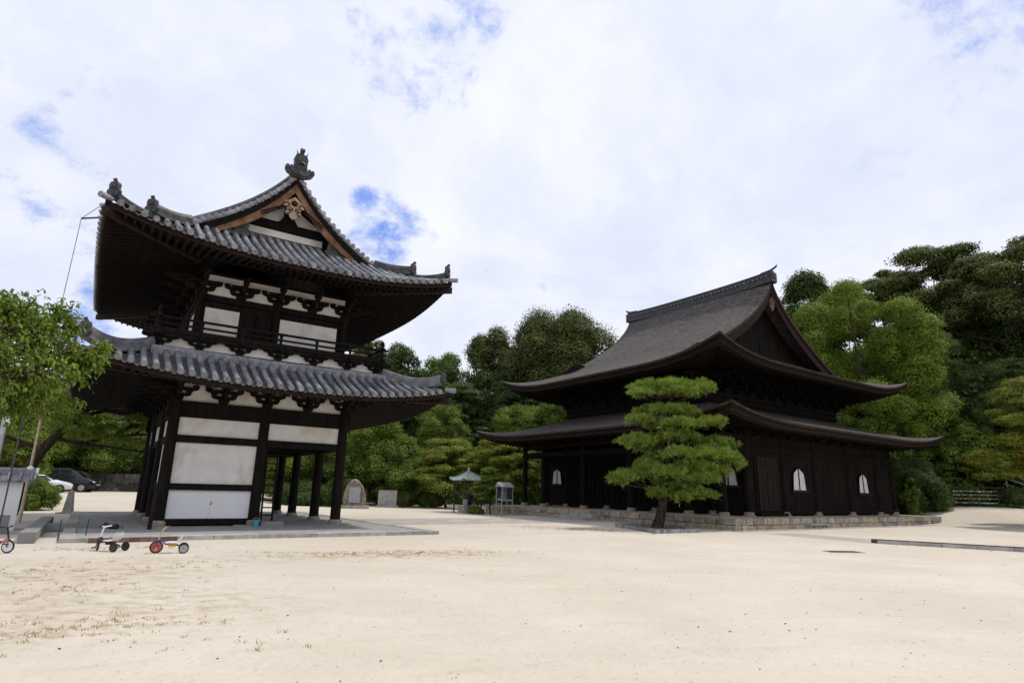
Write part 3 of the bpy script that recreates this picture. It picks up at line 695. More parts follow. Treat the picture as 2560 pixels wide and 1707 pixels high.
# ------------------------------------------------------------------ main hall
hall = thing('temple_hall', 'large dark timber temple hall with two tiers of shingled roof on a stone base', 'temple', (HX, HY, 0), HYAW)
PQ, PP = 24.36, 21.96
HQ, HP = PQ / 2, PP / 2
PH = .543
_t = [0, 2, 3.5, 5.6, 6.85, 8.4, 9.5, 10.75, 11.2, 11.5]; _z = [0, .75, 1.38, 2.45, 3.16, 4.15, 4.98, 6.2, 6.85, 7.4]
from bisect import bisect_right
def pchip(xs_, ys_):
    x, y = np.array(xs_, float), np.array(ys_, float); h_ = np.diff(x); dl = np.diff(y) / h_
    m = np.zeros(len(x)); m[1:-1] = [(2 * a * b / (a + b)) if a * b > 0 else 0 for a, b in zip(dl[:-1], dl[1:])]; m[0] = dl[0] * .8; m[-1] = dl[-1]
    def f(t):
        if t <= 0: return m[0] * t
        i = min(max(bisect_right(xs_, t) - 1, 0), len(h_) - 1); s_ = (t - x[i]) / h_[i]
        return float(y[i] * (1 + 2 * s_) * (1 - s_) ** 2 + h_[i] * m[i] * s_ * (1 - s_) ** 2 + y[i + 1] * s_ * s_ * (3 - 2 * s_) + h_[i] * m[i + 1] * s_ * s_ * (s_ - 1))
    return f
HLO = Roof((HQ, HP), HQ + .67, HP + .67, 5.50, lambda t: .24 * t + .014 * t * t, .72, 8.5, 3.3, 4.0, None, 5.15, 5.15)
HUP = Roof((HQ, HP), HQ - .68, HP - .68, 9.27, pchip(_t, _z), .95, 6.5, 2.6, 4.5, 3.47, 4.9, 11.5)

def shingled_roof(name, rf, edge, wall_t):
    vs, fs, uv = [], [], []
    def addgrid(P, U):
        o = len(vs); r_, c_ = len(P), len(P[0])
        for a in P: vs.extend(a)
        for i in range(r_ - 1):
            for j in range(c_ - 1):
                fs.append((o + i * c_ + j, o + i * c_ + j + 1, o + (i + 1) * c_ + j + 1, o + (i + 1) * c_ + j)); uv.extend([U[i][j], U[i][j + 1], U[i + 1][j + 1], U[i + 1][j]])
    for s in range(4):
        ts = frange(0, rf.T[s], .22); P, U = [], []
        for t in ts:
            hl = rf.half(s, t); row, ur = [], []
            for k in range(61):
                a = k / 30 - 1; a = math.copysign(abs(a) ** .75, a); x = hl * a
                dz = 0
                if rf.verge is not None and s in (1, 3) and t > rf.verge:
                    dd = hl - abs(x); dz = .24 * (1 - math.exp(-dd / 1.1)) * float(S((t - rf.verge) / 3.0))
                row.append(rf.p(s, x, t, dz)); ur.append((x, t))
            P.append(row); U.append(ur)
        addgrid(P, U)
    me = bpy.data.meshes.new(name); me.from_pydata([tuple(map(float, p)) for p in vs], [], fs); me.update()
    l = me.uv_layers.new(name='UVMap'); l.data.foreach_set('uv', np.array(uv, float).ravel())
    me.materials.append(M['shingle']); me.polygons.foreach_set('use_smooth', [True] * len(me.polygons)); me.set_sharp_from_angle(angle=R(40))
    root = put(name, me, hall)
    for s in range(4):
        Ls = rf.L[s]; xx = [Ls * math.copysign(abs(k / 40 - 1) ** .75, k / 40 - 1) for k in range(81)]; n = len(xx)
        def strip(name_, m, rows):
            P = []
            for t, dz in rows: P += [rf.p(s, x * (Ls - t) / Ls, t, dz) for x in xx]
            mb = MB(); mb.add(P, [(r_ * n + i, r_ * n + i + 1, (r_ + 1) * n + i + 1, (r_ + 1) * n + i) for r_ in range(len(rows) - 1) for i in range(n - 1)]); mb.build(name_, m, root, 30)
        strip('shingle_edge', M['shingle_edge'], [(0, 0), (.02, -.13)])
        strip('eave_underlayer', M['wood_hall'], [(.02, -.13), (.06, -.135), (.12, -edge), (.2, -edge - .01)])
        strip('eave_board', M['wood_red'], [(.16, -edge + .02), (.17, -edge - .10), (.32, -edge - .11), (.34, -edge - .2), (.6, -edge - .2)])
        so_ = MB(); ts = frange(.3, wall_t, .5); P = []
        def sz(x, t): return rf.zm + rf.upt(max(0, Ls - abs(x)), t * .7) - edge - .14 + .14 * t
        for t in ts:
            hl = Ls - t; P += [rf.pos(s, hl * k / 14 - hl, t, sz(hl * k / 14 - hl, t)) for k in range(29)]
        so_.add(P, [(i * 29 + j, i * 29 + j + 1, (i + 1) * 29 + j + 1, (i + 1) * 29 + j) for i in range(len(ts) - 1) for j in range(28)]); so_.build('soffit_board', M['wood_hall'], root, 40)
        ra = MB()
        for x in frange(-Ls + .5, Ls - .5, .36):
            tm = min(wall_t, Ls - abs(x))
            if tm > .7: ra.beam(rf.pos(s, x, .35, sz(x, .35) - .06), rf.pos(s, x, tm, sz(x, tm) - .06), .11, .13)
        ra.build('rafter_row', M['wood_hall'], root, 0)
    return root
hlo = shingled_roof('lower_roof', HLO, .30, 3.6)
hup = shingled_roof('upper_roof', HUP, .34, 4.4)
# gables and ridge of the upper roof
def hum(t, sg): return HQ - sg * (HUP.L[0] - t)
for end in (0, 1):
    dv = 1 if end == 0 else -1
    pv = (HP - HUP.O[0] + 3.47) if end == 0 else (HP + HUP.O[0] - 3.47)
    for sg in (1, -1):
        tt = frange(3.47, 11.5, .3)
        def board(name, top, bot, off, th, m):
            top_ = [(hum(t, sg), pv + off, HUP.zm + HUP.prof(t) - top) for t in tt]; bot_ = [(hum(t, sg), pv + off, HUP.zm + HUP.prof(t) - bot) for t in tt]
            P = top_ + bot_ + [(x, y + th, z) for x, y, z in top_] + [(x, y + th, z) for x, y, z in bot_]; n = len(tt)
            mb = MB(); mb.add(P, [(a * n + i, a * n + i + 1, b * n + i + 1, b * n + i) for a, b in ((0, 1), (1, 3), (3, 2), (2, 0)) for i in range(n - 1)]); mb.build(name, m, hup, 30)
        board('verge_edge', .0, .20, -dv * .01, dv * .25, M['shingle_edge'])
        board('bargeboard', .21, .85, dv * .12, dv * .12, M['wood_red'])
    tt = frange(4.3, 11.5, .3); pl = [(hum(t, 1), HUP.zm + HUP.prof(t) - .1) for t in tt]; pl += [(2 * HQ - x, z) for x, z in pl[::-1][1:]]; n = len(pl); vv = pv + dv * 1.35
    mb = MB(); mb.add([(x, vv, z) for x, z in pl] + [(x, vv, 10.2) for x, z in pl], [(i, i + 1, n + i + 1, n + i) for i in range(n - 1)]); gwl = mb.build('gable_wall', M['wood_hall'], hup, 0)
    mb = MB()
    for i in range(-13, 14):
        x = HQ + i * .42; zt = HUP.zm + HUP.prof(HUP.L[0] - abs(x - HQ)) - .5
        if zt > 10.9 and i % 6 == 0: mb.bb((x - .07, vv - dv * .04, 10.4), (x + .07, vv - dv * .02, zt))
    mb.bb((HQ - 6.2, vv - dv * .16, 11.15), (HQ + 6.2, vv - dv * .03, 11.5)); mb.build('gable_lattice', M['wood_hall'], gwl, 0)
    mb = MB(); mb.bb((HQ - 6.1, pv + dv * 1.15, 10.75), (HQ + 6.1, pv + dv * 1.45, 10.98)); mb.build('gable_sill', M['wood_red'], hup, 0)
    half = [(0, 0), (.22, -.25), (.36, -.42), (.28, -.55), (.32, -.72), (.18, -.85), (.1, -1.0), (0, -1.08)]
    mb = MB(); mb.prism(half + [(-x, y) for x, y in half[-2:0:-1]], (HQ, pv + dv * .1, 15.45), (1, 0, 0), (0, 0, 1), (0, dv * .08, 0)); mb.build('gable_pendant', M['pend'], hup, 30)
zr = HUP.zm + 7.4
pr0, pr1 = HP - HUP.O[0] + 3.35, HP + HUP.O[0] - 3.35
rp = [(HQ, v, zr - .25 + .16 * abs((v - HP) / 7.0) ** 3) for v in frange(pr0, pr1, .7)]
mb = MB(); mb.sweep(rp, [(-.36, -.1), (-.34, .28), (-.27, .29), (-.27, .36), (-.31, .37), (-.31, .46), (-.24, .47), (-.22, .68), (-.25, .69), (-.22, .77), (0, .84), (.22, .77), (.25, .69), (.22, .68), (.24, .47), (.31, .46), (.31, .37), (.27, .36), (.27, .29), (.34, .28), (.36, -.1)]); rid = mb.build('main_ridge', M['dark_tile'], hup, 30)
mb = MB()
for v in frange(pr0 + .3, pr1 - .3, .36):
    z_ = zr - .25 + .16 * abs((v - HP) / 7.0) ** 3 + .41
    for sx in (-1, 1): mb.tube([(HQ + sx * .28, v, z_), (HQ + sx * .35, v, z_)], .052, 8)
mb.build('ridge_disc_tiles', M['tile'], rid, 40)
for v, sg in ((pr0, -1), (pr1, 1)):
    mb = MB(); z_ = zr - .25 + .16 * abs((v - HP) / 7.0) ** 3; mb.tube([(HQ, v - sg * .9, z_ + .78), (HQ, v - sg * .1, z_ + .85), (HQ, v + sg * .26, z_ + .99), (HQ, v + sg * .38, z_ + 1.12)], [.08, .08, .075, .04], 8); mb.bb((HQ - .30, v - .03, z_ - .1), (HQ + .30, v + sg * .12, z_ + .62)); mb.bb((HQ - .20, v, z_ + .2), (HQ + .20, v + sg * .18, z_ + .5)); mb.build('ridge_end_ornament', M['orn'], rid, 30)

# body of the hall
QC = [2.15, 4.4, 8.0, 11.6, 15.9, 19.85, 22.21]; PC = [2.15, 4.44, 8.8, 13.16, 17.52, 19.81]
hc = MB(); hc.cyl((0, 0, PH + .22), (0, 0, 5.1), .20, .18, 16); hcm = hc.mesh('column', M['wood_hall'], 40)
hb = MB(); hb.lathe((0, 0, PH), [(.36, 0), (.36, .06), (.27, .09), (.25, .13), (.28, .18), (.24, .225)], 16); hbm = hb.mesh('base_stone', M['base_stone'], 40)
for q in QC:
    for p in PC:
        if q in (2.15, 22.21) or p in (2.15, 19.81) or q == 4.4:
            o = put('column', hcm, hall, (q, p, 0)); put('base_stone', hbm, o)
def hbeam(a, b, z0, z1, wd, m='wood_hall'): mb = MB(); mb.beam((a[0], a[1], (z0 + z1) / 2), (b[0], b[1], (z0 + z1) / 2), wd, z1 - z0); mb.build('beam', M[m], hall, 0)
q0, q1, p0, p1 = 2.15, 22.21, 2.15, 19.81
for z0, z1, wd in ((4.12, 4.45, .2), (4.75, 4.98, .24)):
    for a, b in (((q0, p0), (q1, p0)), ((q1, p0), (q1, p1)), ((q1, p1), (q0, p1)), ((q0, p1), (q0, p0))): hbeam(a, b, z0, z1, wd)
for z0, z1 in ((4.12, 4.45), (3.72, 3.9), (1.85, 1.98), (.62, .86)): hbeam((4.4, p0), (4.4, p1), z0, z1, .19)
for z0, z1 in ((3.92, 4.06), (.66, .88), (1.72, 1.84)): hbeam((4.4, p0), (q1, p0), z0, z1, .17)
def planks(a, b, z0, z1, th=.04, name='plank_wall'):
    mb = MB(); L_ = math.dist(a, b); n = max(1, int(L_ / .26)); d = ((b[0] - a[0]) / L_, (b[1] - a[1]) / L_); yaw = math.atan2(d[1], d[0])
    for i in range(n):
        s_ = (i + .5) * L_ / n; mb.box((a[0] + d[0] * s_, a[1] + d[1] * s_, (z0 + z1) / 2), (L_ / n - .008, th + (i * 7 % 3) * .008, z1 - z0), yaw)
    mb.box(((a[0] + b[0]) / 2 + d[1] * .03, (a[1] + b[1]) / 2 - d[0] * -.0, (z0 + z1) / 2), (L_, .01, z1 - z0), yaw)
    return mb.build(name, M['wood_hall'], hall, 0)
for i in range(1, 6): planks((QC[i], p0), (QC[i + 1], p0), .62, 5.3)
for i in range(5): planks((4.4, PC[i]), (4.4, PC[i + 1]), .62, 4.6)
planks((q1, p0), (q1, p1), .6, 5.3); planks((4.4, p1), (q1, p1), .6, 5.3)
mb = MB(); mb.bb((q0, p0, 5.0), (q1, p1, 5.06)); mb.build('ceiling_board', M['wood_hall'], hall, 0)
# core walls between the two roofs
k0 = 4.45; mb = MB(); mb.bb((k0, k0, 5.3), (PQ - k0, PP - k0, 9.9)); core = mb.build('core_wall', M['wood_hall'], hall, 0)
hbr = bracket_mesh('bracket', M['wood_hall'])
for z0, hh in ((7.25, .2), (7.62, .26)):
    for a, b in (((k0, k0), (PQ - k0, k0)), ((PQ - k0, k0), (PQ - k0, PP - k0)), ((PQ - k0, PP - k0), (k0, PP - k0)), ((k0, PP - k0), (k0, k0))): hbeam(a, b, z0, z0 + hh, .22)
nq, np_ = 11, 9
for i in range(nq + 1):
    q = k0 + .1 + (PQ - 2 * k0 - .2) * i / nq; put('bracket', hbr, hall, (q, k0 - .08, 7.88), 0, (1, 1.5, 1.3))
for i in range(np_ + 1):
    p = k0 + .1 + (PP - 2 * k0 - .2) * i / np_; put('bracket', hbr, hall, (k0 - .08, p, 7.88), -math.pi / 2, (1, 1.5, 1.3))
for i in range(13): put('bracket', hbr, hall, (q0 + (q1 - q0) * i / 12, p0 - .06, 4.98), 0, (.9, .8, .45))
for i in range(11): put('bracket', hbr, hall, (q0 - .06, p0 + (p1 - p0) * i / 10, 4.98), -math.pi / 2, (.9, .8, .45))

# bell-shaped windows: frame, white paper, mullion, sill
def bell(hw_, hh):
    pts = [(0, hh), (.16, hh * .985), (.30, hh * .94), (.42, hh * .905), (.47, hh * .86), (.60, hh * .845), (.74, hh * .79), (.82, hh * .70), (.86, hh * .55), (.93, hh * .25), (1.0, 0)]
    r_ = [(x * hw_, z) for x, z in pts]
    return r_ + [(-x, z) for x, z in r_[::-1][:-1]]
def bell_window(q, p, rz, hw_, hh, z0):
    w0 = MB(); o = bell(hw_ + .09, hh + .09); i_ = bell(hw_, hh); n = len(o)
    o = [(x, z - .02) for x, z in o]
    P = [(x, -.10, z) for x, z in o] + [(x, -.10, z) for x, z in i_] + [(x, .0, z) for x, z in i_] + [(x, .0, z) for x, z in o]
    w0.add(P, [(i, (i + 1) % n, n + (i + 1) % n, n + i) for i in range(n)] + [(n + i, n + (i + 1) % n, 2 * n + (i + 1) % n, 2 * n + i) for i in range(n)] + [(i, (i + 1) % n, 3 * n + (i + 1) % n, 3 * n + i) for i in range(n)])
    f = w0.build('window', M['wood_hall'], hall, 0, (q, p, z0)); f.rotation_euler = (0, 0, rz)
    mb = MB(); mb.prism(i_, (0, -.035, 0), (1, 0, 0), (0, 0, 1), (0, .02, 0)); mb.build('window_paper', M['paper'], f, 0)
    mb = MB(); mb.bb((-.035, -.075, 0), (.035, -.02, hh)); mb.build('mullion', M['wood_hall'], f, 0)
    mb = MB(); mb.bb((-hw_ - .2, -.16, -.16), (hw_ + .2, .0, -.022)); mb.build('window_sill', M['wood_red'], f, 0)
bell_window(9.70, p0 - .03, 0, .76, 1.30, 2.04); bell_window(17.83, p0 - .03, 0, .70, 1.28, 2.02)
bell_window(4.35, 3.28, -math.pi / 2, .62, 1.1, 2.2); bell_window(4.35, 18.55, -math.pi / 2, .56, 1.12, 2.22)
# panelled double door in the side wall
dr = MB(); dr.bb((5.1, p0 - .10, .74), (7.4, p0 + .0, 3.92)); dr = dr.build('door', M['wood_hall'], hall, 0)
for x0 in (5.28, 6.29):
    mb = MB(); mb.bb((x0, p0 - .13, .84), (x0 + .98, p0 - .10, 3.84))
    for zz_ in (.84, 1.12, 2.0, 2.16, 2.95, 3.1, 3.7): mb.bb((x0, p0 - .165, zz_), (x0 + .98, p0 - .128, zz_ + .11))
    for xx_ in (0, .44, .87): mb.bb((x0 + xx_, p0 - .16, .84), (x0 + xx_ + .11, p0 - .126, 3.84))
    mb.build('door_leaf', M['door'], dr, 0)
mb = MB(); mb.bb((4.9, p0 - .45, .56), (7.6, p0 - .08, .72)); mb.build('door_sill', M['wood_hall'], hall, 0)
# barred transoms with paper behind, and the folded panel doors of the porch
for pa, pb in ((9.3, 10.7), (11.2, 12.6)):
    mb = MB(); mb.bb((4.27, pa, 2.75), (4.29, pb, 3.05)); tr_ = mb.build('transom_paper', M['paper'], hall, 0)
    mb = MB()
    for z_ in (2.75, 2.85, 2.95, 3.03): mb.bb((4.22, pa - .05, z_), (4.265, pb + .05, z_ + .035))
    mb.bb((4.21, (pa + pb) / 2 - .03, 2.7), (4.27, (pa + pb) / 2 + .03, 3.1)); mb.build('transom_bars', M['wood_hall'], tr_, 0)
for pa, pb in ((4.7, 6.5), (6.7, 8.5), (9.1, 10.9), (11.1, 12.9), (13.5, 15.3), (15.5, 17.2)):
    mb = MB()
    for z_ in (.9, 1.7, 2.4, 3.2, 3.6): mb.bb((4.27, pa, z_), (4.32, pb, z_ + .1))
    for p in frange(pa, pb - .1, .42): mb.bb((4.26, p, .9), (4.315, p + .08, 3.7))
    mb.build('porch_door', M['wood_hall'], hall, 0)

# stone platform of the hall
plat = thing('stone_platform', 'low platform of rough granite blocks under the dark timber hall', 'platform', (HX, HY, 0), HYAW)
mb = MB(); mb.bb((.12, .12, -.1), (PQ - .12, PP - .12, PH - .002)); core_ = mb.build('platform_top', mat('trodden_earth', (.40, .33, .25), (.50, .42, .32), 1.2, .95, .1, .01, 20), plat, 0)
def stones(name, a, b, courses, depth, m, wmin, wmax, seed, inner):
    g_ = np.random.default_rng(seed); mb = MB(); L_ = math.dist(a, b); d = ((b[0] - a[0]) / L_, (b[1] - a[1]) / L_); nx, ny = inner
    z = -.06
    for hh, top in courses:
        x = 0.0
        while x < L_ - .02:
            wd = min(g_.uniform(wmin, wmax), L_ - x)
            if L_ - x - wd < wmin * .5: wd = L_ - x
            pr = g_.uniform(-.03, .03); hz = hh - (0 if top else .012); cx = x + wd / 2
            ww, dd, rr = wd - .02, depth, .035
            c0 = (a[0] + d[0] * cx + nx * (depth / 2 + pr), a[1] + d[1] * cx + ny * (depth / 2 + pr))
            vs = []
            jt = g_.uniform(-.018, .018, (8, 3))
            for k_, (sx, sy, sz_) in enumerate(((-1, -1, 0), (1, -1, 0), (1, 1, 0), (-1, 1, 0), (-1, -1, 1), (1, -1, 1), (1, 1, 1), (-1, 1, 1))):
                lx, ly = sx * ww / 2 + jt[k_, 0], sy * dd / 2 + jt[k_, 1] * (sy < 0)
                vs.append((c0[0] + d[0] * lx + nx * ly, c0[1] + d[1] * lx + ny * ly, z + .006 + sz_ * (hz - .006) + (jt[k_, 2] * .6 if not (top and sz_) else jt[k_, 2] * .3)))
            # chamfered front face: inset ring
            fc = [V(*vs[i]) for i in (0, 1, 5, 4)]; ce = sum(fc) / 4; ins = [p + (ce - p) * (rr / max(.12, np.linalg.norm(ce - p))) * 1.6 - V(nx, ny, 0) * .03 for p in fc]
            mb.add(vs + ins, [(3, 2, 1, 0), (4, 5, 6, 7), (2, 3, 7, 6), (1, 2, 6, 5), (3, 0, 4, 7), (0, 1, 9, 8), (1, 5, 10, 9), (5, 4, 11, 10), (4, 0, 8, 11), (8, 9, 10, 11)])
            x += wd
        z += hh
    return mb.build(name, m, plat, 25)
stones('facing_stones', (0, 0), (0, PP), ((.30, False), (.305, True)), .4, M['rubble'], .42, 1.0, 3, (1, 0))
stones('facing_stones', (.42, 0), (PQ, 0), ((.29, False), (.315, True)), .4, M['rubble'], .32, .8, 4, (0, 1))
stones('facing_stones', (0, PP), (PQ, PP), ((.3, False), (.305, True)), .4, M['rubble'], .5, .9, 5, (0, -1)); stones('facing_stones', (PQ, 0), (PQ, PP), ((.3, False), (.305, True)), .4, M['rubble'], .5, .9, 6, (-1, 0))
for d0, d1, z1 in ((-.55, 0, .36), (-1.1, -.55, .17)):
    mb = MB()
    for a, b in ((9.5, 10.9), (10.93, 12.4)): mb.bb((d0, a, -.05), (d1 - .01, b, z1))
    mb.build('step', M['stone'], plat, 0)
mb = MB()
for a, b in (((-.75, 12.9), (-.75, PP + .8)), ((-.75, -.75), (-.75, 9.0)), ((-.75, -.75), (PQ + 1, -.75))): mb.beam((*a, .012), (*b, .012), .12, .05)
mb.build('kerb', M['stone'], plat, 0)
gr = thing('metal_grating', 'small grey metal grating frame set against the sunlit stone base of the hall', 'grating', hw(7.0, -.12), HYAW)
mb = MB()
for x in (-.95, -.05, .95): mb.bb((x - .025, -.3, 0), (x + .025, -.26, .24)); mb.bb((x - .025, 0, 0), (x + .025, .04, .24))
mb.bb((-.97, -.31, .2), (.97, -.25, .25)); mb.bb((-.97, .0, .2), (.97, .05, .25)); mb.build('frame', M['metal'], gr, 0)
mb = MB()
for i in range(24): x = -.92 + i * .08; mb.bb((x, -.25, .215), (x + .02, 0, .235))
mb.build('bars', M['metal'], gr, 0)

# ------------------------------------------------------------------ paving, kerbs
def at(px, py, dist):
    d = ray(px, py); k = dist / math.hypot(d.x, d.y); return V(d.x * k, d.y * k, CAMH + d.z * k)
def gnd(px, py, z=0.0):
    d = ray(px, py); k = (z - CAMH) / d.z; return (d.x * k, d.y * k, z)
def sheet(name, quad, m, dz, nu=24, nv=4):
    a, b, c, d = [V(*p[:2]) for p in quad]; mb = MB()
    def f(u, v): p = (a * (1 - u) + b * u) * (1 - v) + (d * (1 - u) + c * u) * v; return (p[0], p[1], terr(p[0], p[1]) + dz)
    mb.grid(f, frange(0, 1, 1 / nu), frange(0, 1, 1 / nv)); return mb.build(name, m, None, 60)
hq = lambda q, p: hw(q, p)
pa, pb = gw(8.4, .9), gw(8.4, 6.2)
def to_hall(v):   # along the gate's axis to the hall's front
    x, y, _ = gw(8.4, v); dx, dy = math.cos(GYAW), math.sin(GYAW); c, s = math.cos(HYAW), math.sin(HYAW)
    k = ((HX - x) * c + (HY - y) * s - .8) / (dx * c + dy * s); return (x + dx * k, y + dy * k)
struct(sheet('path', (gw(8.4, .9), to_hall(.9), to_hall(6.2), gw(8.4, 6.2)), M['path'], .004))
struct(sheet('path', (gw(-2.4, .9), gw(-34, .9), gw(-34, 6.2), gw(-2.4, 6.2)), M['path'], .012, 60))
struct(sheet('paving', ((11.5, 28.2), (13.3, 28.9), (15.4, 25.3), (13.6, 23.6)), M['path'], .004))
gp_ = thing('stone_platform', 'low grey slab platform with stone kerb under the two-storey gate', 'platform', (GX, GY, 0), GYAW)
mb = MB(); mb.bb((-2.3, -4.25, -.1), (8.25, D + 3.6, .10)); mb.build('platform_top', M['slab'], gp_, 0)
g_ = np.random.default_rng(2)
def kerbrow(a, b, wdt, z1, lmin, lmax, m):
    L_ = math.dist(a, b); d = ((b[0] - a[0]) / L_, (b[1] - a[1]) / L_); yaw = math.atan2(d[1], d[0]); x = 0; mb = MB()
    while x < L_ - .05:
        ln = min(g_.uniform(lmin, lmax), L_ - x); cx = x + ln / 2; mb.box((a[0] + d[0] * cx, a[1] + d[1] * cx, z1 / 2 - .05 + g_.uniform(-.004, .004)), (ln - .014, wdt + g_.uniform(-.03, .01), z1 + .1), yaw + g_.uniform(-.003, .003)); x += ln
    mb.build('kerb', m, gp_, 0)
kerbrow((-2.65, -4.62), (8.6, -4.62), .72, .115, .9, 1.8, M['stone'])
kerbrow((8.45, -4.25), (8.45, D + 3.6), .38, .115, .9, 1.8, M['stone']); kerbrow((-2.48, -4.25), (-2.48, D + 3.6), .35, .115, .9, 1.8, M['stone'])
for u, v in ((A, 0), (2 * A, 0), (2 * A, B1), (2 * A, B1 + B2)):
    mb = MB(); mb.prism([(.72 * math.cos(a) * (1 + .12 * math.sin(3 * a + u)), .5 * math.sin(a) * (1 + .1 * math.cos(2 * a + v))) for a in np.linspace(0, 6.0, 11)], (u, v, .08), (1, 0, 0), (0, 1, 0), (0, 0, .055)); mb.build('footing_stone', M['base_stone'], gp_, 0)
bk = thing('brick_edging', 'row of red bricks lying against the platform kerb behind the white-seated tricycle', 'bricks', gw(-.9, -5.15), GYAW)
mb = MB()
for i in range(9): mb.box((-1.0 + i * .235, 0, .06), (.225, .12, .13), .01 * (i % 3 - 1))
mb.build('bricks', M['brick'], bk, 0)
# low kerbs on the right of the courtyard
kb_ = thing('low_kerb', 'long low earth-topped kerb crossing the sand at the right of the hall', 'kerb', (13.94, 23.6, 0))
mb = MB(); d = V(.8169, -.5768)
for i in range(9): a = d * i * 1.0; mb.box((a[0] + d[0] * .5, a[1] + d[1] * .5, .05), (.985, .10, .13), math.atan2(d[1], d[0]))
mb.build('edging', M['stone'], kb_, 0)
nrm = V(.5768, .8169); mb = MB(); mb.beam((*(nrm * .22 - d * .2), .06), (*(nrm * .22 + d * 9), .06), .34, .16); mb.build('earth_bank', mat('dark_earth', (.055, .04, .03), (.12, .09, .065), 6, .95, .1, .02, 20), kb_, 30)
mh = MB(); mh.bb((-.55, -.26, -.05), (.55, .26, .012)); mh = mh.build('drain_cover', M['concrete'], None, 0, (10.45, 19.53, 0)); mh.rotation_euler = (0, 0, .1); tag(mh, 'rectangular drain cover set flush in the open sand right of centre', 'drain cover')
mb = MB()
for i in range(14): mb.bb((-.48 + i * .07, -.2, .012), (-.45 + i * .07, .2, .018))
mb.build('grate_bars', M['dark_metal'], mh, 0)

# ------------------------------------------------------------------ small things round the gate
ld = thing('wooden_ladder', 'dark wooden ladder standing upright against the middle column of the gate', 'ladder', gw(3.64, -.02, .1), GYAW)
for x in (-.19, .22): mb = MB(); mb.beam((x, -.05, .16), (x, .20, 3.0), .06, .09); mb.build('rail', M['wood'], ld, 0)
for i in range(10): z_ = .38 + i * .28; mb = MB(); mb.beam((-.2, -.05 + .25 * z_ / 3, z_), (.22, -.05 + .25 * z_ / 3, z_), .05, .05); mb.build('rung', M['wood'], ld, 0)
o = MB(); o.bb((-.38, -.22, 0), (.42, .22, .17)); o = o.build('stone_step', M['concrete'], None, 0, gw(3.75, -.42, .10)); o.rotation_euler = (0, 0, GYAW); tag(o, 'grey concrete block at the foot of the wooden ladder', 'block')
bu = thing('bucket', 'small turquoise toy bucket beside the middle column base of the gate', 'bucket', gw(3.2, -.48, .11))
mb = MB(); mb.lathe((0, 0, 0), [(.10, 0), (.135, .2), (.145, .2), (.145, .22), (.125, .22), (.09, .02)], 16); mb.build('pail', M['teal'], bu, 40); mb = MB(); mb.tube([(.14 * math.cos(a), .02, .2 + .09 * math.sin(a)) for a in np.linspace(0, math.pi, 9)], .008, 6); mb.build('bucket_handle', M['yellow'], bu, 40)
o = MB(); o.beam((0, 0, 0), (.02, .03, 1.28), .10, .10, .09, .09); o.beam((.02, .03, 1.24), (.02, .03, 1.34), .14, .14); o = o.build('wooden_post', M['wood_red'], None, 0, gw(-.35, -1.55, .10)); tag(o, 'short brown wooden post standing before the corner column of the gate', 'post')
sp_ = thing('stone_marker', 'grey tapering stone post standing behind the left edge of the gate platform', 'stone post', (-22.15, 31.37, 0), .3)
mb = MB(); mb.beam((0, 0, 0), (0, 0, 1.05), .40, .40, .20, .20); mb.beam((0, 0, 1.05), (0, 0, 1.17), .20, .20, .05, .05); mb.build('shaft', M['stone'], sp_, 0); mb = MB(); mb.bb((-.4, -.4, -.1), (.4, .4, .06)); mb.build('foot', M['stone'], sp_, 0)
pt = thing('flower_pot', 'small brown flower pot on the gate platform behind the white-seated tricycle', 'pot', gnd(263, 1320, .10))
mb = MB(); mb.lathe((0, 0, 0), [(.07, 0), (.11, .16), (.125, .16), (.125, .2), (.10, .2), (.09, .15)], 14); mb.build('pot', M['orange'], pt, 40)
mb = MB(); mb.lathe((0, 0, .15), [(.09, 0), (.12, .06), (.07, .14), (.02, .16)], 9); mb.build('plant', M['bark'], pt, 40); pt.scale = (.7, .7, .6)
o = MB(); o.lathe((0, 0, 0), [(.07, 0), (.11, .05), (.10, .12), (.04, .16)], 8); o.bb((-.2, -.04, 0), (.0, .07, .09)); o = o.build('toy', M['rubber'], None, 30, gnd(288, 1322, .10)); tag(o, 'dark lump of a toy on the slab right of the flower pot', 'toy')

# tricycles
def wheel(parent, loc, r, wd, tyre, disc, rz=0.0):
    w0 = thing_part('wheel', parent, loc, rz)
    mb = MB(); mb.tube([((r - .018) * math.cos(a), 0, (r - .018) * math.sin(a)) for a in np.linspace(0, 2 * math.pi, 25)], .018 if wd < .03 else .02, 8, False); mb.build('tyre', M[tyre], w0, 50)
    mb = MB(); mb.cyl((0, -wd / 2, 0), (0, wd / 2, 0), r - .028, None, 20); mb.cyl((0, -wd * .8, 0), (0, wd * .8, 0), r * .22, None, 10)
    for k in range(5): a = k * 2 * math.pi / 5; mb.beam((r * .2 * math.cos(a), 0, r * .2 * math.sin(a)), (r * .85 * math.cos(a), 0, r * .85 * math.sin(a)), wd * 1.25, .02)
    mb.build('rim', M[disc], w0, 40)
def thing_part(name, parent, loc, rz):
    mb = MB(); mb.cyl((0, -.035, 0), (0, .035, 0), .014, None, 8); o = mb.build(name, M['dark_metal'], parent, 40, loc); o.rotation_euler = (0, 0, rz); return o
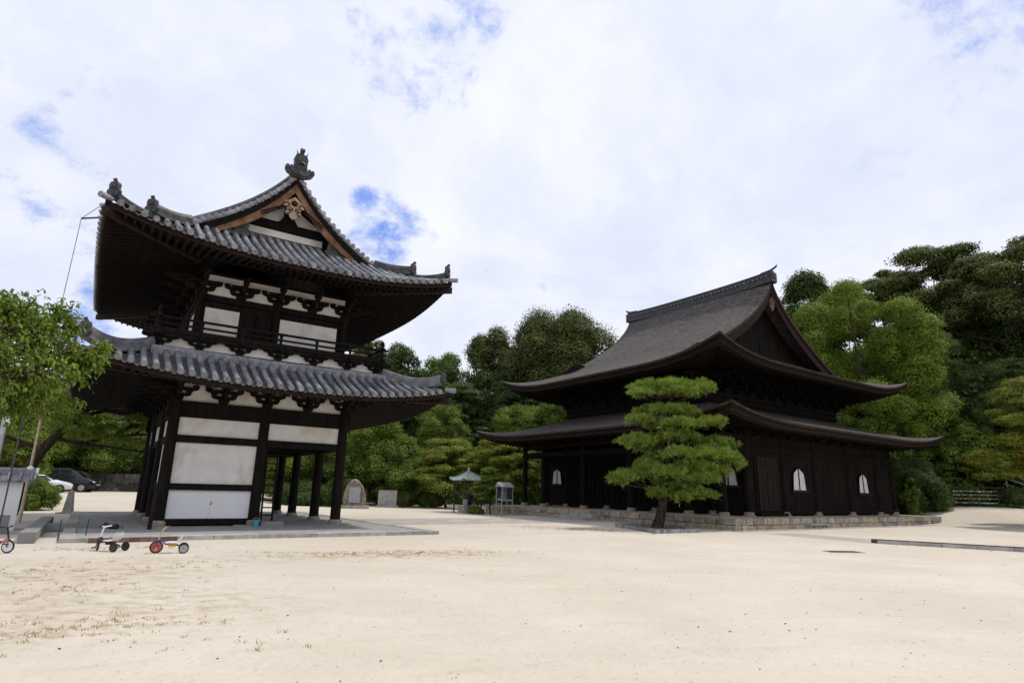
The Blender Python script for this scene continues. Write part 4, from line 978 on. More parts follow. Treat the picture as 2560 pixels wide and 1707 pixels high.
def tricycle(label, loc, rz, frame, fdisc, rdisc, seat, bar, tray, rear_r=.11, steer=0.0):
    t = thing('tricycle', label, 'tricycle', loc, rz, 'children\'s tricycles on the sand')     # front towards -x
    wheel(t, (-.26, 0, .14), .14, .03, 'rubber', fdisc, steer)
    for y in (-.19, .19): wheel(t, (.31, y, rear_r), rear_r, .035, 'rubber', rdisc)
    mb = MB(); mb.tube([(-.26, 0, .30), (-.19, 0, .30), (-.08, 0, .20), (.10, 0, .20), (.31, 0, .13)], .018, 8); mb.tube([(.31, -.21, rear_r), (.31, .21, rear_r)], .013, 8); mb.tube([(-.26, -.035, .14), (-.255, -.035, .30), (-.25, .035, .30), (-.26, .035, .14)], .011, 6); mb.build('frame', M[frame], t, 40)
    mb = MB(); mb.tube([(-.25, 0, .28), (-.17, 0, .54)], .018, 8); hb = [(-.17, y, .545 + .02 * abs(y) / .17) for y in (-.18, -.09, 0, .09, .18)]; mb.tube([(p[0] + .05 * abs(p[1]) / .18, p[1], p[2]) for p in hb], .013, 8); mb.build('handlebar', M[bar], t, 40)
    for y in (-.2, .2): mb = MB(); mb.tube([(-.115, y * .8, .562), (-.105, y * 1.08, .565)], .02, 8); mb.build('grip', M['rubber'] if bar != 'beige' else M['red'], t, 40)
    mb = MB()
    prof = [(-.06, .245), (.0, .255), (.08, .25), (.16, .26), (.22, .31), (.26, .43)]
    mb.grid(lambda i, y: (prof[i][0], y * (1 - .25 * (i == 0)), prof[i][1] + .5 * y * y), range(6), (-.105, -.06, 0, .06, .105)); mb.grid(lambda i, y: (prof[i][0] + (.03 if i > 3 else 0), y * (1 - .25 * (i == 0)), prof[i][1] - .03 + .5 * y * y), range(6), (-.11, -.06, 0, .06, .11)); mb.tube([(p[0], -.107 * (1 - .25 * (i == 0)), p[1] - .012) for i, p in enumerate(prof)], .018, 6); mb.tube([(p[0], .107 * (1 - .25 * (i == 0)), p[1] - .012) for i, p in enumerate(prof)], .018, 6); mb.build('seat', M[seat], t, 50)
    mb = MB(); mb.bb((-.02, -.07, .15), (.14, .07, .205)); mb.build('tray', M[tray], t, 0)
    for y, dz in ((-.10, -.06), (.10, .06)): mb = MB(); mb.box((-.27, y, .14 + dz), (.075, .07, .02)); mb.tube([(-.26, y * .4, .14), (-.265, y * .7, .14 + dz), (-.27, y, .14 + dz)], .009, 6); mb.build('pedal', M['yellow'] if frame == 'blue' else M['rubber'], t, 0)
    return t
hd = math.atan2(.47, .88)
tricycle('blue-framed tricycle with red front wheel beside the platform kerb', (-7.98, 14.90, 0), hd, 'blue', 'red', 'metal', 'white_plastic', 'beige', 'yellow')
tricycle('dark-framed tricycle with white seat and white handlebar in front of the bricks', (-9.50, 15.02, 0), hd - .62, 'dark_metal', 'metal', 'dark_metal', 'white_plastic', 'white_plastic', 'rubber', .105, -.75)
tricycle('red tricycle with white wheels cut off by the left picture edge', (-11.42, 14.12, 0), hd + 2.7, 'red', 'white_plastic', 'white_plastic', 'red', 'rubber', 'red', .12)

# left edge: plaster wall with tile coping, concrete block, kerb beams, poles
wl = thing('plaster_wall', 'white plastered wall end with a grey tile coping at the left edge', 'wall', (-16.0, 20.34, 0), math.atan2(.62, .79))
mb = MB(); mb.bb((-6, -.16, -.1), (0, .2, 1.5)); mb.build('wall_body', M['plaster_white'], wl, 0)
mb = MB()
for sy in (-1, 1):
    mb.add([(-6, .02 + sy * .05, 1.80), (.22, .02 + sy * .05, 1.80), (.22, .02 + sy * .42, 1.56), (-6, .02 + sy * .42, 1.56), (-6, .02 + sy * .42, 1.50), (.22, .02 + sy * .42, 1.50), (.22, .02, 1.5), (-6, .02, 1.5)], [(0, 1, 2, 3), (3, 2, 5, 4), (4, 5, 6, 7), (1, 2, 5, 6)])
for i in range(22):
    x = -5.9 + i * .29
    for sy in (-1, 1): mb.tube([(x, .02 + sy * .08, 1.81), (x, .02 + sy * .46, 1.57)], .055, 8)
mb.tube([(-6, .02, 1.87), (.28, .02, 1.87)], .10, 12); mb.sweep([(-6, .02, 1.76), (.25, .02, 1.76)], [(-.13, 0), (-.12, .1), (.12, .1), (.13, 0)]); mb.build('tile_coping', M['tile'], wl, 40)
mb = MB(); mb.lathe((.1, .02, 1.92), [(.09, 0), (.11, .05), (.07, .10), (.02, .13)], 10); mb.tube([(.26, .02, 1.86), (.34, .02, 1.86)], .13, 12); mb.build('coping_ornament', M['plaster_white'], wl, 40)
o = MB(); o.bb((-3, 0, -.1), (0, .5, .53)); o = o.build('concrete_block', M['concrete'], None, 0, (-15.05, 18.9, 0)); o.rotation_euler = (0, 0, math.atan2(.62, .79)); tag(o, 'mossy grey concrete block in front of the white plaster wall', 'block')
kbm = thing('concrete_beam', 'long grey concrete kerb beam with a side arm joining the gate platform', 'kerb beam', (-12.4, 16.25, 0))
mb = MB(); mb.beam((0, 0, .14), (-5.0, 7.4, .14), .36, .26); mb.build('long_beam', M['concrete'], kbm, 0); mb = MB(); mb.beam((-2.5, 3.9, .13), (-.6, 4.9, .13), .32, .22); mb.build('side_arm', M['concrete'], kbm, 0)
for i, (x, y) in enumerate(((-12.35, 17.3), (-12.0, 17.9))):
    o = MB(); o.cyl((0, 0, -.05), (.01, 0, .55), .014, None, 8); o = o.build('iron_rod', M['dark_metal'], None, 40, (x, y, 0)); tag(o, 'thin rusty iron rod standing in the ground by the concrete kerb beam', 'rod', 'iron rods by the kerb beam')
o = MB(); o.cyl((0, 0, -.1), (0, 0, 5.4), .06, .045, 12); o = o.build('bare_pole', M['beige'], None, 40, (-18.45, 23.65, 0)); tag(o, 'slim pale brown pole rising out of the end of the plaster wall', 'pole')
o = MB(); o.cyl((0, 0, -.1), (0, 0, 3.75), .018, None, 8); o = o.build('thin_rod', M['dark_metal'], None, 40, (-11.95, 14.75, 0)); tag(o, 'thin black upright rod in front of the white plaster wall', 'rod')
po = thing('lamp_pole', 'grey metal pole with white fittings at the extreme left edge', 'pole', (*at(2, 1100, 24)[:2], 0))
mb = MB(); mb.cyl((0, 0, -.1), (0, 0, 3.9), .09, .08, 12); mb.build('shaft', M['metal'], po, 40)
for z_ in (3.2, 4.0): mb = MB(); mb.lathe((.14, -.06, z_), [(.03, 0), (.10, .06), (.11, .2), (.05, .3)], 10); mb.tube([(0, 0, z_ + .1), (.14, -.06, z_ + .1)], .02, 6); mb.build('fitting', M['white_plastic'], po, 40)
ca, cb = V(*gw(-3.35, -1.9, 10.25)), V(*gw(-3.8, -2.0, 10.05)); ce = at(120, 900, 24)
wr = thing('lightning_cable', 'thin grey cable hanging from a bracket on the upper eave down to the left', 'cable', tuple(cb))
mb = MB(); mb.tube([cb - cb + (ca - cb), cb - cb], .03, 6); mb.build('bracket_arm', M['dark_metal'], wr, 0)
pts = [ca - cb + V(0, 0, .45), V(0, 0, 0)] + [(ce - cb) * k + V(0, 0, -2.0 * k * (1 - k)) for k in np.linspace(.08, 1, 16)]
mb = MB(); mb.tube(pts, .013, 6); mb.build('wire', M['metal'], wr, 40)

# ------------------------------------------------------------------ cars
def car(name, label, loc, rz, paint, st, wheels, wr_, win):
    """st: stations (x, sill z, belt z, roof z, half width at belt, half width at roof); front is +x"""
    c = thing(name, label, 'car', loc, rz, 'cars parked behind the shrub')
    mb = MB(); P = []
    for x, zs, zb, zr_, wb, wr2 in st:
        ring_ = [(-wb * .92, zs), (-wb, zs + (zb - zs) * .35), (-wb * 1.0, zb - .06), (-wb * .96, zb), (-wr2, zr_ - .08), (-wr2 * .8, zr_), (0, zr_ + .03)]
        P.append([(x, y, z) for y, z in ring_ + [(-y, z) for y, z in ring_[-2::-1]]])
    n = len(P[0]); mb.add([p for r_ in P for p in r_], [(i * n + j, i * n + j + 1, (i + 1) * n + j + 1, (i + 1) * n + j) for i in range(len(P) - 1) for j in range(n - 1)] + [tuple(range(n)), tuple((len(P) - 1) * n + j for j in range(n))[::-1]])
    mb.build('body', M[paint], c, 50)
    for poly in win:
        for sy in (-1, 1):
            mb = MB(); pts = [(x, sy * (y + .012), z) for x, y, z in poly]; mb.add(pts, [tuple(range(len(pts)))]); mb.build('side_window', M['glass'], c, 0)
    for sy in (-1, 1):
        for x in wheels:
            w0 = put('wheel', wheel_meshes[0], c, (x, sy * (st[3][4] - .10), wr_), 0 if sy < 0 else math.pi, (wr_ / .32,) * 3); put('rim', wheel_meshes[1], w0)
    return c
mb = MB(); mb.cyl((0, -.11, 0), (0, .11, 0), .32, None, 26); wm0 = mb.mesh('wheel', M['rubber'], 40)
mb = MB(); mb.cyl((0, -.125, 0), (0, -.05, 0), .21, None, 20); wm1 = mb
for k in range(7): a = k * 2 * math.pi / 7; wm1.beam((.05 * math.cos(a), -.13, .05 * math.sin(a)), (.2 * math.cos(a), -.125, .2 * math.sin(a)), .03, .05)
wheel_meshes = (wm0, wm1.mesh('rim', M['alloy'], 30))
def arch(c, xs_, wb, r):
    for sy in (-1, 1):
        for x in xs_: mb = MB(); mb.cyl((x, sy * (wb - .16), r), (x, sy * (wb + .004), r), r * 1.16, None, 26); mb.build('wheel_arch', M['rubber'], c, 40)
vst = [(-2.35, .38, 1.0, 1.55, .76, .62), (-2.2, .28, 1.05, 1.72, .83, .68), (-1.0, .25, 1.05, 1.80, .86, .70), (.4, .25, 1.02, 1.76, .86, .70), (1.0, .25, 1.0, 1.52, .86, .66), (1.62, .25, .98, 1.10, .84, .72), (2.1, .26, .84, .92, .80, .66), (2.33, .32, .70, .76, .68, .55)]
vwin = [[(.98, .84, 1.06), (.55, .72, 1.66), (-.15, .72, 1.69), (-.15, .85, 1.07)], [(-.22, .85, 1.07), (-.22, .72, 1.70), (-1.2, .72, 1.71), (-1.2, .85, 1.08)], [(-1.27, .85, 1.08), (-1.27, .72, 1.71), (-2.1, .71, 1.64), (-2.15, .81, 1.09)]]
vx, vy = -34.5, 47.8; vz = terr(vx, vy)
van = car('parked_car', 'black minivan parked beyond the white car at the far left', (vx, vy, vz), .33, 'black_paint', vst, (-1.45, 1.45), .33, vwin)
arch(van, (-1.45, 1.45), .855, .33)
mb = MB(); mb.add([(1.60, -.66, 1.12), (1.60, .66, 1.12), (1.02, .6, 1.55), (1.02, -.6, 1.55)], [(0, 1, 2, 3)]); mb.build('windscreen', M['glass'], van, 0, (.02, 0, .02))
for sy in (-1, 1): mb = MB(); mb.lathe((0, 0, 0), [(.02, -.06), (.13, -.03), (.14, .05), (.05, .09)], 10); o = mb.build('headlight', M['lamp'], van, 50, (2.08, sy * .66, .76)); o.scale = (1.3, .9, .9)
mb = MB(); mb.bb((2.22, -.5, .5), (2.345, .5, .64)); mb.build('grille', M['alloy'], van, 0)
sst = [(-2.2, .40, .80, .86, .70, .55), (-2.0, .28, .92, .98, .82, .66), (-1.35, .25, .94, 1.16, .85, .62), (-.7, .24, .93, 1.42, .86, .58), (.2, .24, .92, 1.43, .86, .58), (.9, .24, .90, 1.08, .86, .64), (1.5, .25, .84, .92, .83, .66), (2.0, .27, .72, .80, .78, .6), (2.22, .34, .60, .66, .64, .5)]
swin = [[(.85, .82, .95), (.3, .62, 1.36), (-.25, .62, 1.37), (-.25, .84, .97)], [(-.32, .84, .97), (-.32, .62, 1.37), (-.8, .62, 1.34), (-1.3, .82, 1.0)]]
sx_, sy_ = -33.7, 44.3; szz = terr(sx_, sy_)
sed = car('parked_car', 'white saloon car half hidden behind the green shrub at the far left', (sx_, sy_, szz), .55, 'white_paint', sst, (-1.35, 1.38), .31, swin)
arch(sed, (-1.35, 1.38), .85, .31); sed.scale = (.9, .88, .86)
mb = MB(); mb.add([(1.0, -.62, 1.04), (1.0, .62, 1.04), (.3, .54, 1.42), (.3, -.54, 1.42)], [(0, 1, 2, 3)]); mb.build('windscreen', M['glass'], sed, 0, (.03, 0, .03))
for sy in (-1, 1): mb = MB(); mb.lathe((0, 0, 0), [(.02, -.05), (.12, -.02), (.12, .04), (.04, .07)], 10); o = mb.build('headlight', M['lamp'], sed, 50, (1.98, sy * .6, .66)); o.scale = (1.5, .9, .8)
mb = MB(); mb.bb((2.05, -.45, .36), (2.235, .45, .52)); mb.build('grille', M['rubber'], sed, 0)

# ------------------------------------------------------------------ middle distance: shelter, box, monuments
sh = thing('incense_shelter', 'small green copper-roofed shelter on four posts left of the hall', 'shelter', (-2.95, 45.0, 0), .6)
mb = MB()
def cop(s, f, k): # side, across -1..1, up 0..1
    r_ = 1.03 * (1 - k) + .06 * k; z_ = 2.30 + .62 * (k ** 1.0 * .55 + .45 * k * k) + .16 * abs(f) ** 3 * (1 - k) ** 2
    return [(f * r_, -r_, z_), (r_, f * r_, z_), (-f * r_, r_, z_), (-r_, -f * r_, z_)][s]
for s in range(4):
    mb.grid(lambda f, k: cop(s, f, k), frange(-1, 1, .2), frange(0, 1, .125)); mb.grid(lambda f, k: (cop(s, f, 0)[0], cop(s, f, 0)[1], cop(s, f, 0)[2] - k), frange(-1, 1, .2), (0, .06)); mb.grid(lambda f, k: (cop(s, f, k)[0], cop(s, f, k)[1], 2.26 + .1 * k + .14 * abs(f) ** 3 * (1 - k)), frange(-1, 1, .2), frange(0, 1, .25))
    mb.tube([(V(*cop(s, 1, k)) + V(0, 0, .02)) for k in frange(0, 1, .125)], .035, 6)
mb.build('roof', M['copper'], sh, 40)
mb = MB(); mb.lathe((0, 0, 2.86), [(.16, 0), (.16, .07), (.09, .10), (.11, .17), (.07, .22), (.09, .28), (.03, .36), (.0, .40)], 12); mb.build('finial', M['copper'], sh, 40)
for x in (-.72, .72):
    for y in (-.72, .72): mb = MB(); mb.cyl((x, y, 0), (x, y, 2.32), .05, None, 10); mb.build('post', M['dark_metal'], sh, 40)
ib = thing('incense_burner', 'dark bronze incense burner on a grey stone base under the copper roof', 'incense burner', (-2.95, 45.0, 0), .6)
mb = MB(); mb.bb((-.5, -.5, -.05), (.5, .5, .42)); mb.bb((-.56, -.56, .42), (.56, .56, .52)); mb.build('base', M['stone'], ib, 0)
mb = MB(); mb.lathe((0, 0, .52), [(.22, 0), (.20, .1), (.36, .28), (.42, .55), (.40, .72), (.46, .78), (.46, .83), (.38, .83), (.3, .7)], 20); mb.build('bowl', M['dark_metal'], ib, 40)
o = MB(); o.bb((-.14, -.06, 0), (.14, .06, .95)); o = o.build('marker_stone', M['stone'], None, 0, (-3.05, 43.95, 0)); o.rotation_euler = (0, 0, .4); tag(o, 'pale upright marker stone in front of the incense burner', 'stone')
bx = thing('display_case', 'small roofed display case on thin metal legs before the hall steps', 'display case', (-.25, 40.6, 0), .6)
mb = MB(); mb.add([(-.52, -.42, 1.86), (.52, -.42, 1.86), (.52, .12, 2.15), (-.52, .12, 2.15), (.52, .42, 1.86), (-.52, .42, 1.86)], [(0, 1, 2, 3), (3, 2, 4, 5), (1, 4, 2), (0, 3, 5), (0, 5, 4, 1)]); mb.build('roof', M['metal'], bx, 0)
for x in (-.42, .42):
    for y in (-.32, .32): mb = MB(); mb.bb((x - .022, y - .022, 0), (x + .022, y + .022, 1.88)); mb.build('leg', M['metal'], bx, 0)
mb = MB(); mb.bb((-.40, -.30, 1.0), (.40, .30, 1.06)); mb.bb((-.38, .25, 1.06), (.38, .28, 1.82)); mb.bb((-.40, -.32, .96), (.40, -.29, 1.04)); mb.bb((-.40, -.32, 1.80), (.40, -.29, 1.86)); mb.build('shelf', M['metal'], bx, 0)
mb = MB(); mb.bb((-.395, -.30, 1.05), (-.39, .3, 1.82)); mb.bb((.39, -.3, 1.05), (.395, .3, 1.82)); mb.build('side_glass', M['glass'], bx, 0)
ms = thing('stone_monument', 'rough natural boulder monument with a smooth grey plaque on a stone base', 'monument', (-12.1, 48.6, 0), .25)
mb = MB(); ol = [(-.85, 0), (-.88, .5), (-.78, 1.05), (-.62, 1.5), (-.38, 1.85), (-.12, 2.03), (.15, 1.98), (.42, 1.72), (.66, 1.42), (.70, 1.1), (.84, .8), (.9, .35), (.82, 0)]
vs = []; n = len(ol)
for k, (sc_, y) in enumerate(((.93, -.34), (1.0, -.2), (1.0, .2), (.9, .36))): vs += [(x * sc_ + .02 * math.sin(7 * x + k), y + .04 * math.sin(9 * z + 3 * x), max(z * sc_, 0)) for x, z in ol]
mb.add([(x, y, z + .22) for x, y, z in vs], [(r_ * n + i, r_ * n + (i + 1) % n, (r_ + 1) * n + (i + 1) % n, (r_ + 1) * n + i) for r_ in range(3) for i in range(n)] + [tuple(range(n))[::-1], tuple(3 * n + i for i in range(n))]); mb.build('boulder', mat('boulder', (.16, .13, .11), (.30, .26, .22), 2.5, .95, .1, .06, 8), ms, 30)
mb = MB(); mb.bb((-.42, -.42, .45), (.42, -.3, 1.62)); mb.build('plaque', mat('plaque_stone', (.30, .31, .33), (.36, .37, .39), 4, .6, .3), ms, 0)
mb = MB(); mb.bb((-1.15, -.6, -.1), (1.15, .6, .24)); mb.build('base', M['stone'], ms, 0)
ms2 = thing('stone_tablet', 'plain rectangular grey stone tablet right of the boulder monument', 'monument', (-10.35, 53.0, 0), .05)
mb = MB(); mb.bb((-.78, -.14, .12), (.78, .14, 1.42)); mb.build('slab', M['stone'], ms2, 0); mb = MB(); mb.bb((-1.0, -.4, -.1), (1.0, .4, .14)); mb.build('base', M['stone'], ms2, 0)
fg = thing('garden_gate', 'low pale metal gate frame under the maples behind the copper-roofed shelter', 'garden gate', (-6.9, 62.0, 0), 0)
for x in (-.7, .7): mb = MB(); mb.cyl((x, 0, 0), (x, 0, 1.7), .05, None, 8); mb.build('post', M['beige'], fg, 40)
mb = MB()
for z_ in (.35, .95, 1.55): mb.bb((-.7, -.02, z_), (.7, .02, z_ + .06))
mb.build('rail', M['beige'], fg, 0)
o = MB(); o.beam((0, 0, -.1), (0, 0, 1.05), .2, .2, .18, .18); o = o.build('wooden_stake', M['bark_pine'], None, 0, (-9.0, 53.2, 0)); tag(o, 'short brown wooden stake right of the grey stone tablet', 'stake')
# tie-on paper rack, railing, retaining wall
rx, ry = 38.4, 50.6; rz_ = terr(rx, ry)
rk = thing('paper_rack', 'dark wooden rack with rows of white folded papers by the bushes at the right', 'rack', (rx, ry, rz_), -.55)
for x in (-1.5, 1.5): mb = MB(); mb.beam((x, 0, -.1), (x, 0, 1.5), .09, .09); mb.build('post', M['bark_pine'], rk, 0)
mb = MB(); mb.bb((-2.0, -.12, 1.48), (2.0, .12, 1.56)); mb.build('cap_board', M['bark_pine'], rk, 0)
for i, z_ in enumerate((.30, .62, .92, 1.22)):
    mb = MB(); mb.cyl((-1.5, 0, z_), (1.5, 0, z_), .035, None, 8); ro = mb.build('bar', M['concrete'], rk, 40)
    mb = MB(); gg = np.random.default_rng(i)
    for x in np.arange(-1.4, 1.4, .07):
        if gg.random() < (.35 if i == 0 else .2 if i == 1 else .3): mb.box((x, -.03, z_ - .03 + gg.uniform(-.02, .02)), (.06, .05, gg.uniform(.05, .08)), gg.uniform(-.3, .3))
    mb.build('folded_papers', M['paper'], ro, 0)
rw = thing('retaining_wall', 'weathered grey stone retaining wall beyond the parked cars', 'wall', (-33.2, 56.5, .7), .55)
stn = MB(); gg = np.random.default_rng(11)
for r_ in range(4):
    x = -4.6
    while x < 4.4: wd = gg.uniform(.5, 1.1); stn.box((x + wd / 2, gg.uniform(-.05, .05), .2 + r_ * .4), (wd - .03, .6, .385)); x += wd
stn.build('stonework', M['dark_stone'], rw, 0)
sr_ = thing('stair_railing', 'sloping grey stair handrail under the maple at the right edge', 'railing', (*at(2522, 1240, 66)[:2], 1.15), -.5)
for x in (0, 1.6, 3.2): mb = MB(); mb.cyl((x, 0, -.2), (x, 0, 2.5 - x * .45), .04, None, 8); mb.build('post', M['metal'], sr_, 40)
for dz in (0, .5): mb = MB(); mb.tube([(-.2, 0, 2.5 - dz), (3.4, 0, .95 - dz)], .05, 8); mb.build('rail', M['concrete'], sr_, 40)

# ------------------------------------------------------------------ vegetation
L_ = {}
L_['dark'] = leafmat('leaves_dark_evergreen', (.034, .060, .015), (.095, .135, .035), .15)
L_['olive'] = leafmat('leaves_olive_evergreen', (.052, .070, .018), (.135, .152, .044), .15)
L_['camphor'] = leafmat('leaves_fresh_green', (.10, .165, .018), (.24, .31, .045), .25)
L_['mid'] = leafmat('leaves_mid_green', (.070, .125, .020), (.175, .235, .042), .25)
L_['maple'] = leafmat('leaves_maple', (.11, .155, .020), (.25, .285, .042), .30, accent=((.26, .15, .03), .55, .70))
L_['maple2'] = leafmat('leaves_green_maple', (.090, .150, .020), (.22, .275, .045), .30, accent=((.20, .19, .03), .55, .72))
L_['near'] = leafmat('leaves_near_tree', (.085, .145, .018), (.22, .29, .045), .38, rough=.4)
L_['pine'] = leafmat('pine_needles', (.105, .175, .026), (.31, .40, .075), .15, nscale=1.6)
L_['bamboo'] = leafmat('leaves_bamboo', (.055, .10, .024), (.12, .175, .05), .22)
L_['grass'] = leafmat('dry_grass', (.34, .22, .10), (.50, .37, .17), .2, nscale=2)

def unit(g, n):
    d = g.normal(0, 1, (n, 3)); return d / np.linalg.norm(d, axis=1, keepdims=True)
def crown_points(g, R_, z0, z1, style, s):
    """clump centres and leaf points of a crown of radius R_ between z0 and z1"""
    cz, hz = (z0 + z1) / 2, (z1 - z0) / 2
    cl = []
    if style == 'dome':     # rounded head of many small bosses
        n = 58; d = unit(g, n * 3); d = d[d[:, 2] > -.6][:n]
        for q in d: k = g.uniform(.62, .86); cl.append((q[0] * R_ * k, q[1] * R_ * k, cz + q[2] * hz * k, R_ * g.uniform(.20, .33), .75))
        for q in unit(g, 8): cl.append((q[0] * R_ * .35, q[1] * R_ * .35, cz + q[2] * hz * .4, R_ * .36, .8))
    elif style == 'cloud':  # billowing heaps with dark gaps between
        n = 66; d = unit(g, n * 3); d = d[d[:, 2] > -.75][:n]
        for q in d: k = g.uniform(.60, .96); cl.append((q[0] * R_ * k, q[1] * R_ * k, cz + q[2] * hz * k, R_ * g.uniform(.12, .26), .66))
        for q in unit(g, 16): cl.append((q[0] * R_ * .40, q[1] * R_ * .40, cz + q[2] * hz * .5, R_ * .24, .9))
    elif style == 'tier':   # wide flat layers
        n = 74
        for i in range(n):
            h_ = g.uniform(0, 1) ** .7; rr = R_ * (1 - .75 * max(0, h_ - .35) ** 1.3 / .57) * math.sqrt(g.uniform(.02, 1)); a = g.uniform(0, 6.283); cl.append((rr * math.cos(a), rr * math.sin(a), z0 + (z1 - z0) * (.12 + .82 * h_) - .10 * rr, R_ * g.uniform(.15, .29), .40))
    elif style == 'umbrella':  # broad domed head of flat bosses on bare limbs
        n = 64; d = unit(g, n * 4); d = d[d[:, 2] > -.15][:n]
        for q in d: k = g.uniform(.60, .93); cl.append((q[0] * R_ * k, q[1] * R_ * k, z0 + q[2] * (z1 - z0) * k, R_ * g.uniform(.13, .25), .5))
    elif style == 'loose':  # airy upright sprays
        n = 48; d = unit(g, n * 3); d = d[d[:, 2] > -.8][:n]
        for q in d: k = g.uniform(.35, .92); cl.append((q[0] * R_ * k, q[1] * R_ * k, cz + q[2] * hz * k, R_ * g.uniform(.18, .30), .7))
    P, N = [], []
    for x, y, z, r_, fz in cl:
        n = int(min(5500, max(80, 4 * math.pi * r_ * r_ * (.5 + .5 * fz) * 1.35 / (1.2 * s * s))))
        d = unit(g, n); up_ = g.random(n) < .55; d[up_, 2] = np.abs(d[up_, 2])
        rad = r_ * np.where(g.random(n) < (.08 if style == 'cloud' else .14), g.uniform(1.0, 1.3, n), g.uniform(.62, 1.03, n))
        wob = 1 + .16 * np.sin(d[:, 0] * 5 + x * 3) * np.sin(d[:, 1] * 5 + y * 3)
        P.append(np.stack([x + d[:, 0] * rad * wob, y + d[:, 1] * rad * wob, z + d[:, 2] * rad * fz], 1)); N.append(d + np.array([0, 0, .5]))
    P, N = np.concatenate(P), np.concatenate(N)
    if style != 'tier':   # level the outline between z0 and z1
        a_, b_ = np.percentile(P[:, 2], (.5, 99.5)); P[:, 2] = z0 + (P[:, 2] - a_) * (z1 - z0) / (b_ - a_)
    return cl, P, N

tree_no = [0]
def tree(name, label, cat, x, y, H, Wd, style, leafm, z0f=.25, s=None, group=None, lean=(0, 0), trunk_r=None, bark='bark', aspect=.6, limbs=9, sink=0.0):
    tree_no[0] += 1; g = np.random.default_rng(100 + tree_no[0])
    zb = gz(x, y) - sink; dist = math.hypot(x, y); s = (s or dist * .0034) * .50
    t = thing(name, label, cat, (x, y, zb), 0, group)
    R_ = Wd / 2; cl, P, N = crown_points(g, R_, H * z0f, H, style, s)
    P[:, 0] += lean[0]; P[:, 1] += lean[1]
    put('crown', leaf_mesh('crown', P, N, s, L_[leafm], aspect, .38, tree_no[0]), t)
    r0 = trunk_r or max(.07, H * .018); top = H * (z0f + (1 - z0f) * .36)
    mb = MB(); n = 7; pts = [(lean[0] * (k / n) ** 1.5 + .12 * R_ * .3 * math.sin(k * 1.7 + tree_no[0]), lean[1] * (k / n) ** 1.5 + .1 * R_ * .3 * math.cos(k * 2.1), top * k / n - .15 * (k == 0)) for k in range(n + 1)]
    mb.tube(pts, [r0 * (1.35 if k == 0 else 1 - .75 * k / n) for k in range(n + 1)], 8)
    idx = g.permutation(len(cl))[:limbs]
    for i in idx:
        q = cl[i]; k = g.integers(2, n); a = V(*pts[k]); b = V(q[0] + lean[0], q[1] + lean[1], q[2]); m_ = (a + b) / 2 + V(0, 0, .08 * R_)
        if b[2] > a[2] - .3: mb.tube([a, m_, b], [r0 * .42, r0 * .28, r0 * .10], 6)
    mb.build('trunk', M[bark], t, 60)
    return t
TB = 'trees on the slope behind the temple'
tree('evergreen_tree', 'tall dark evergreen with a bumpy top, highest behind the gap between gate and hall', 'tree', -2.5, 95, 20.3, 11.5, 'dome', 'olive', .10, group=TB)
tree('evergreen_tree', 'broad olive evergreen with a domed head behind the left slope of the hall roof', 'tree', 8.6, 87.6, 23.2, 18.0, 'dome', 'olive', .30, group=TB)
tree('evergreen_tree', 'dark rounded evergreen just right of the gate balcony', 'tree', -16.4, 88.5, 18.0, 10.0, 'dome', 'dark', .15, group=TB)
tree('evergreen_tree', 'olive evergreen seen through and above the balcony railing', 'tree', -22.4, 92, 18.8, 9.0, 'dome', 'olive', .15, group=TB)
tree('broadleaf_tree', 'small light green tree in the dip between two dark evergreens', 'tree', -11.0, 99, 16.2, 9.0, 'loose', 'mid', .15, group=TB)
tree('evergreen_tree', 'dark layered evergreen directly right of the lower gate roof tip', 'tree', -6.4, 77.8, 14.2, 9.5, 'tier', 'dark', .05, group=TB)
tree('evergreen_tree', 'dark spreading evergreen below the upper left eave tip of the hall', 'tree', 2.2, 80, 14.0, 11.5, 'tier', 'dark', .05, group=TB)
tree('evergreen_tree', 'dark evergreen behind the hall porch, under the broad olive crown', 'tree', 9.5, 78, 13.5, 10, 'dome', 'dark', .08, group=TB)
tree('evergreen_tree', 'dark middle evergreen below the dip, between the two rounded crowns left of the hall', 'tree', -9.5, 86, 15.5, 10, 'dome', 'dark', .05, group=TB)
tree('evergreen_tree', 'dark evergreen lower down below the tall bumpy-topped one', 'tree', -1.0, 86, 15.0, 9.5, 'dome', 'dark', .05, group=TB)
tree('evergreen_tree', 'dark evergreen low behind the gate balcony end, under the olive crown', 'tree', -20.5, 84, 14.0, 9, 'dome', 'dark', .05, group=TB)
tree('evergreen_tree', 'small round dark tree top right of the hall ridge end', 'tree', 48.1, 93.3, 19.9, 12.0, 'dome', 'dark', .15, group=TB)
tree('evergreen_tree', 'dark high tree rising right behind the bright green crown', 'tree', 50.5, 77.5, 19.0, 12.5, 'umbrella', 'olive', .5, group=TB)
tree('evergreen_tree', 'large dark flat-topped tree on the right skyline', 'tree', 51.8, 69.0, 22.6, 16.5, 'umbrella', 'olive', .55, group=TB, limbs=16)
tree('evergreen_tree', 'tallest dark layered tree at the upper right edge', 'tree', 55.5, 61.0, 22.8, 16.5, 'umbrella', 'olive', .55, group=TB, limbs=16)
tree('evergreen_tree', 'dark evergreen in the shade under the right skyline trees', 'tree', 56, 72, 14.5, 13, 'dome', 'dark', .05, group=TB)
tree('evergreen_tree', 'dense dark evergreen behind the bamboo clump on the right', 'tree', 60, 66, 15.5, 14, 'dome', 'dark', .05, group=TB)
t = tree('camphor_tree', 'big bright green camphor tree with billowing crown behind the right side of the hall', 'tree', 33.2, 55.5, 21.6, 14.5, 'cloud', 'camphor', .22, .16, trunk_r=.42, limbs=9)
tree('broadleaf_tree', 'bluish green tree filling the space under the right eave of the hall', 'tree', 30.5, 53.5, 10.5, 8.5, 'cloud', 'mid', .1)
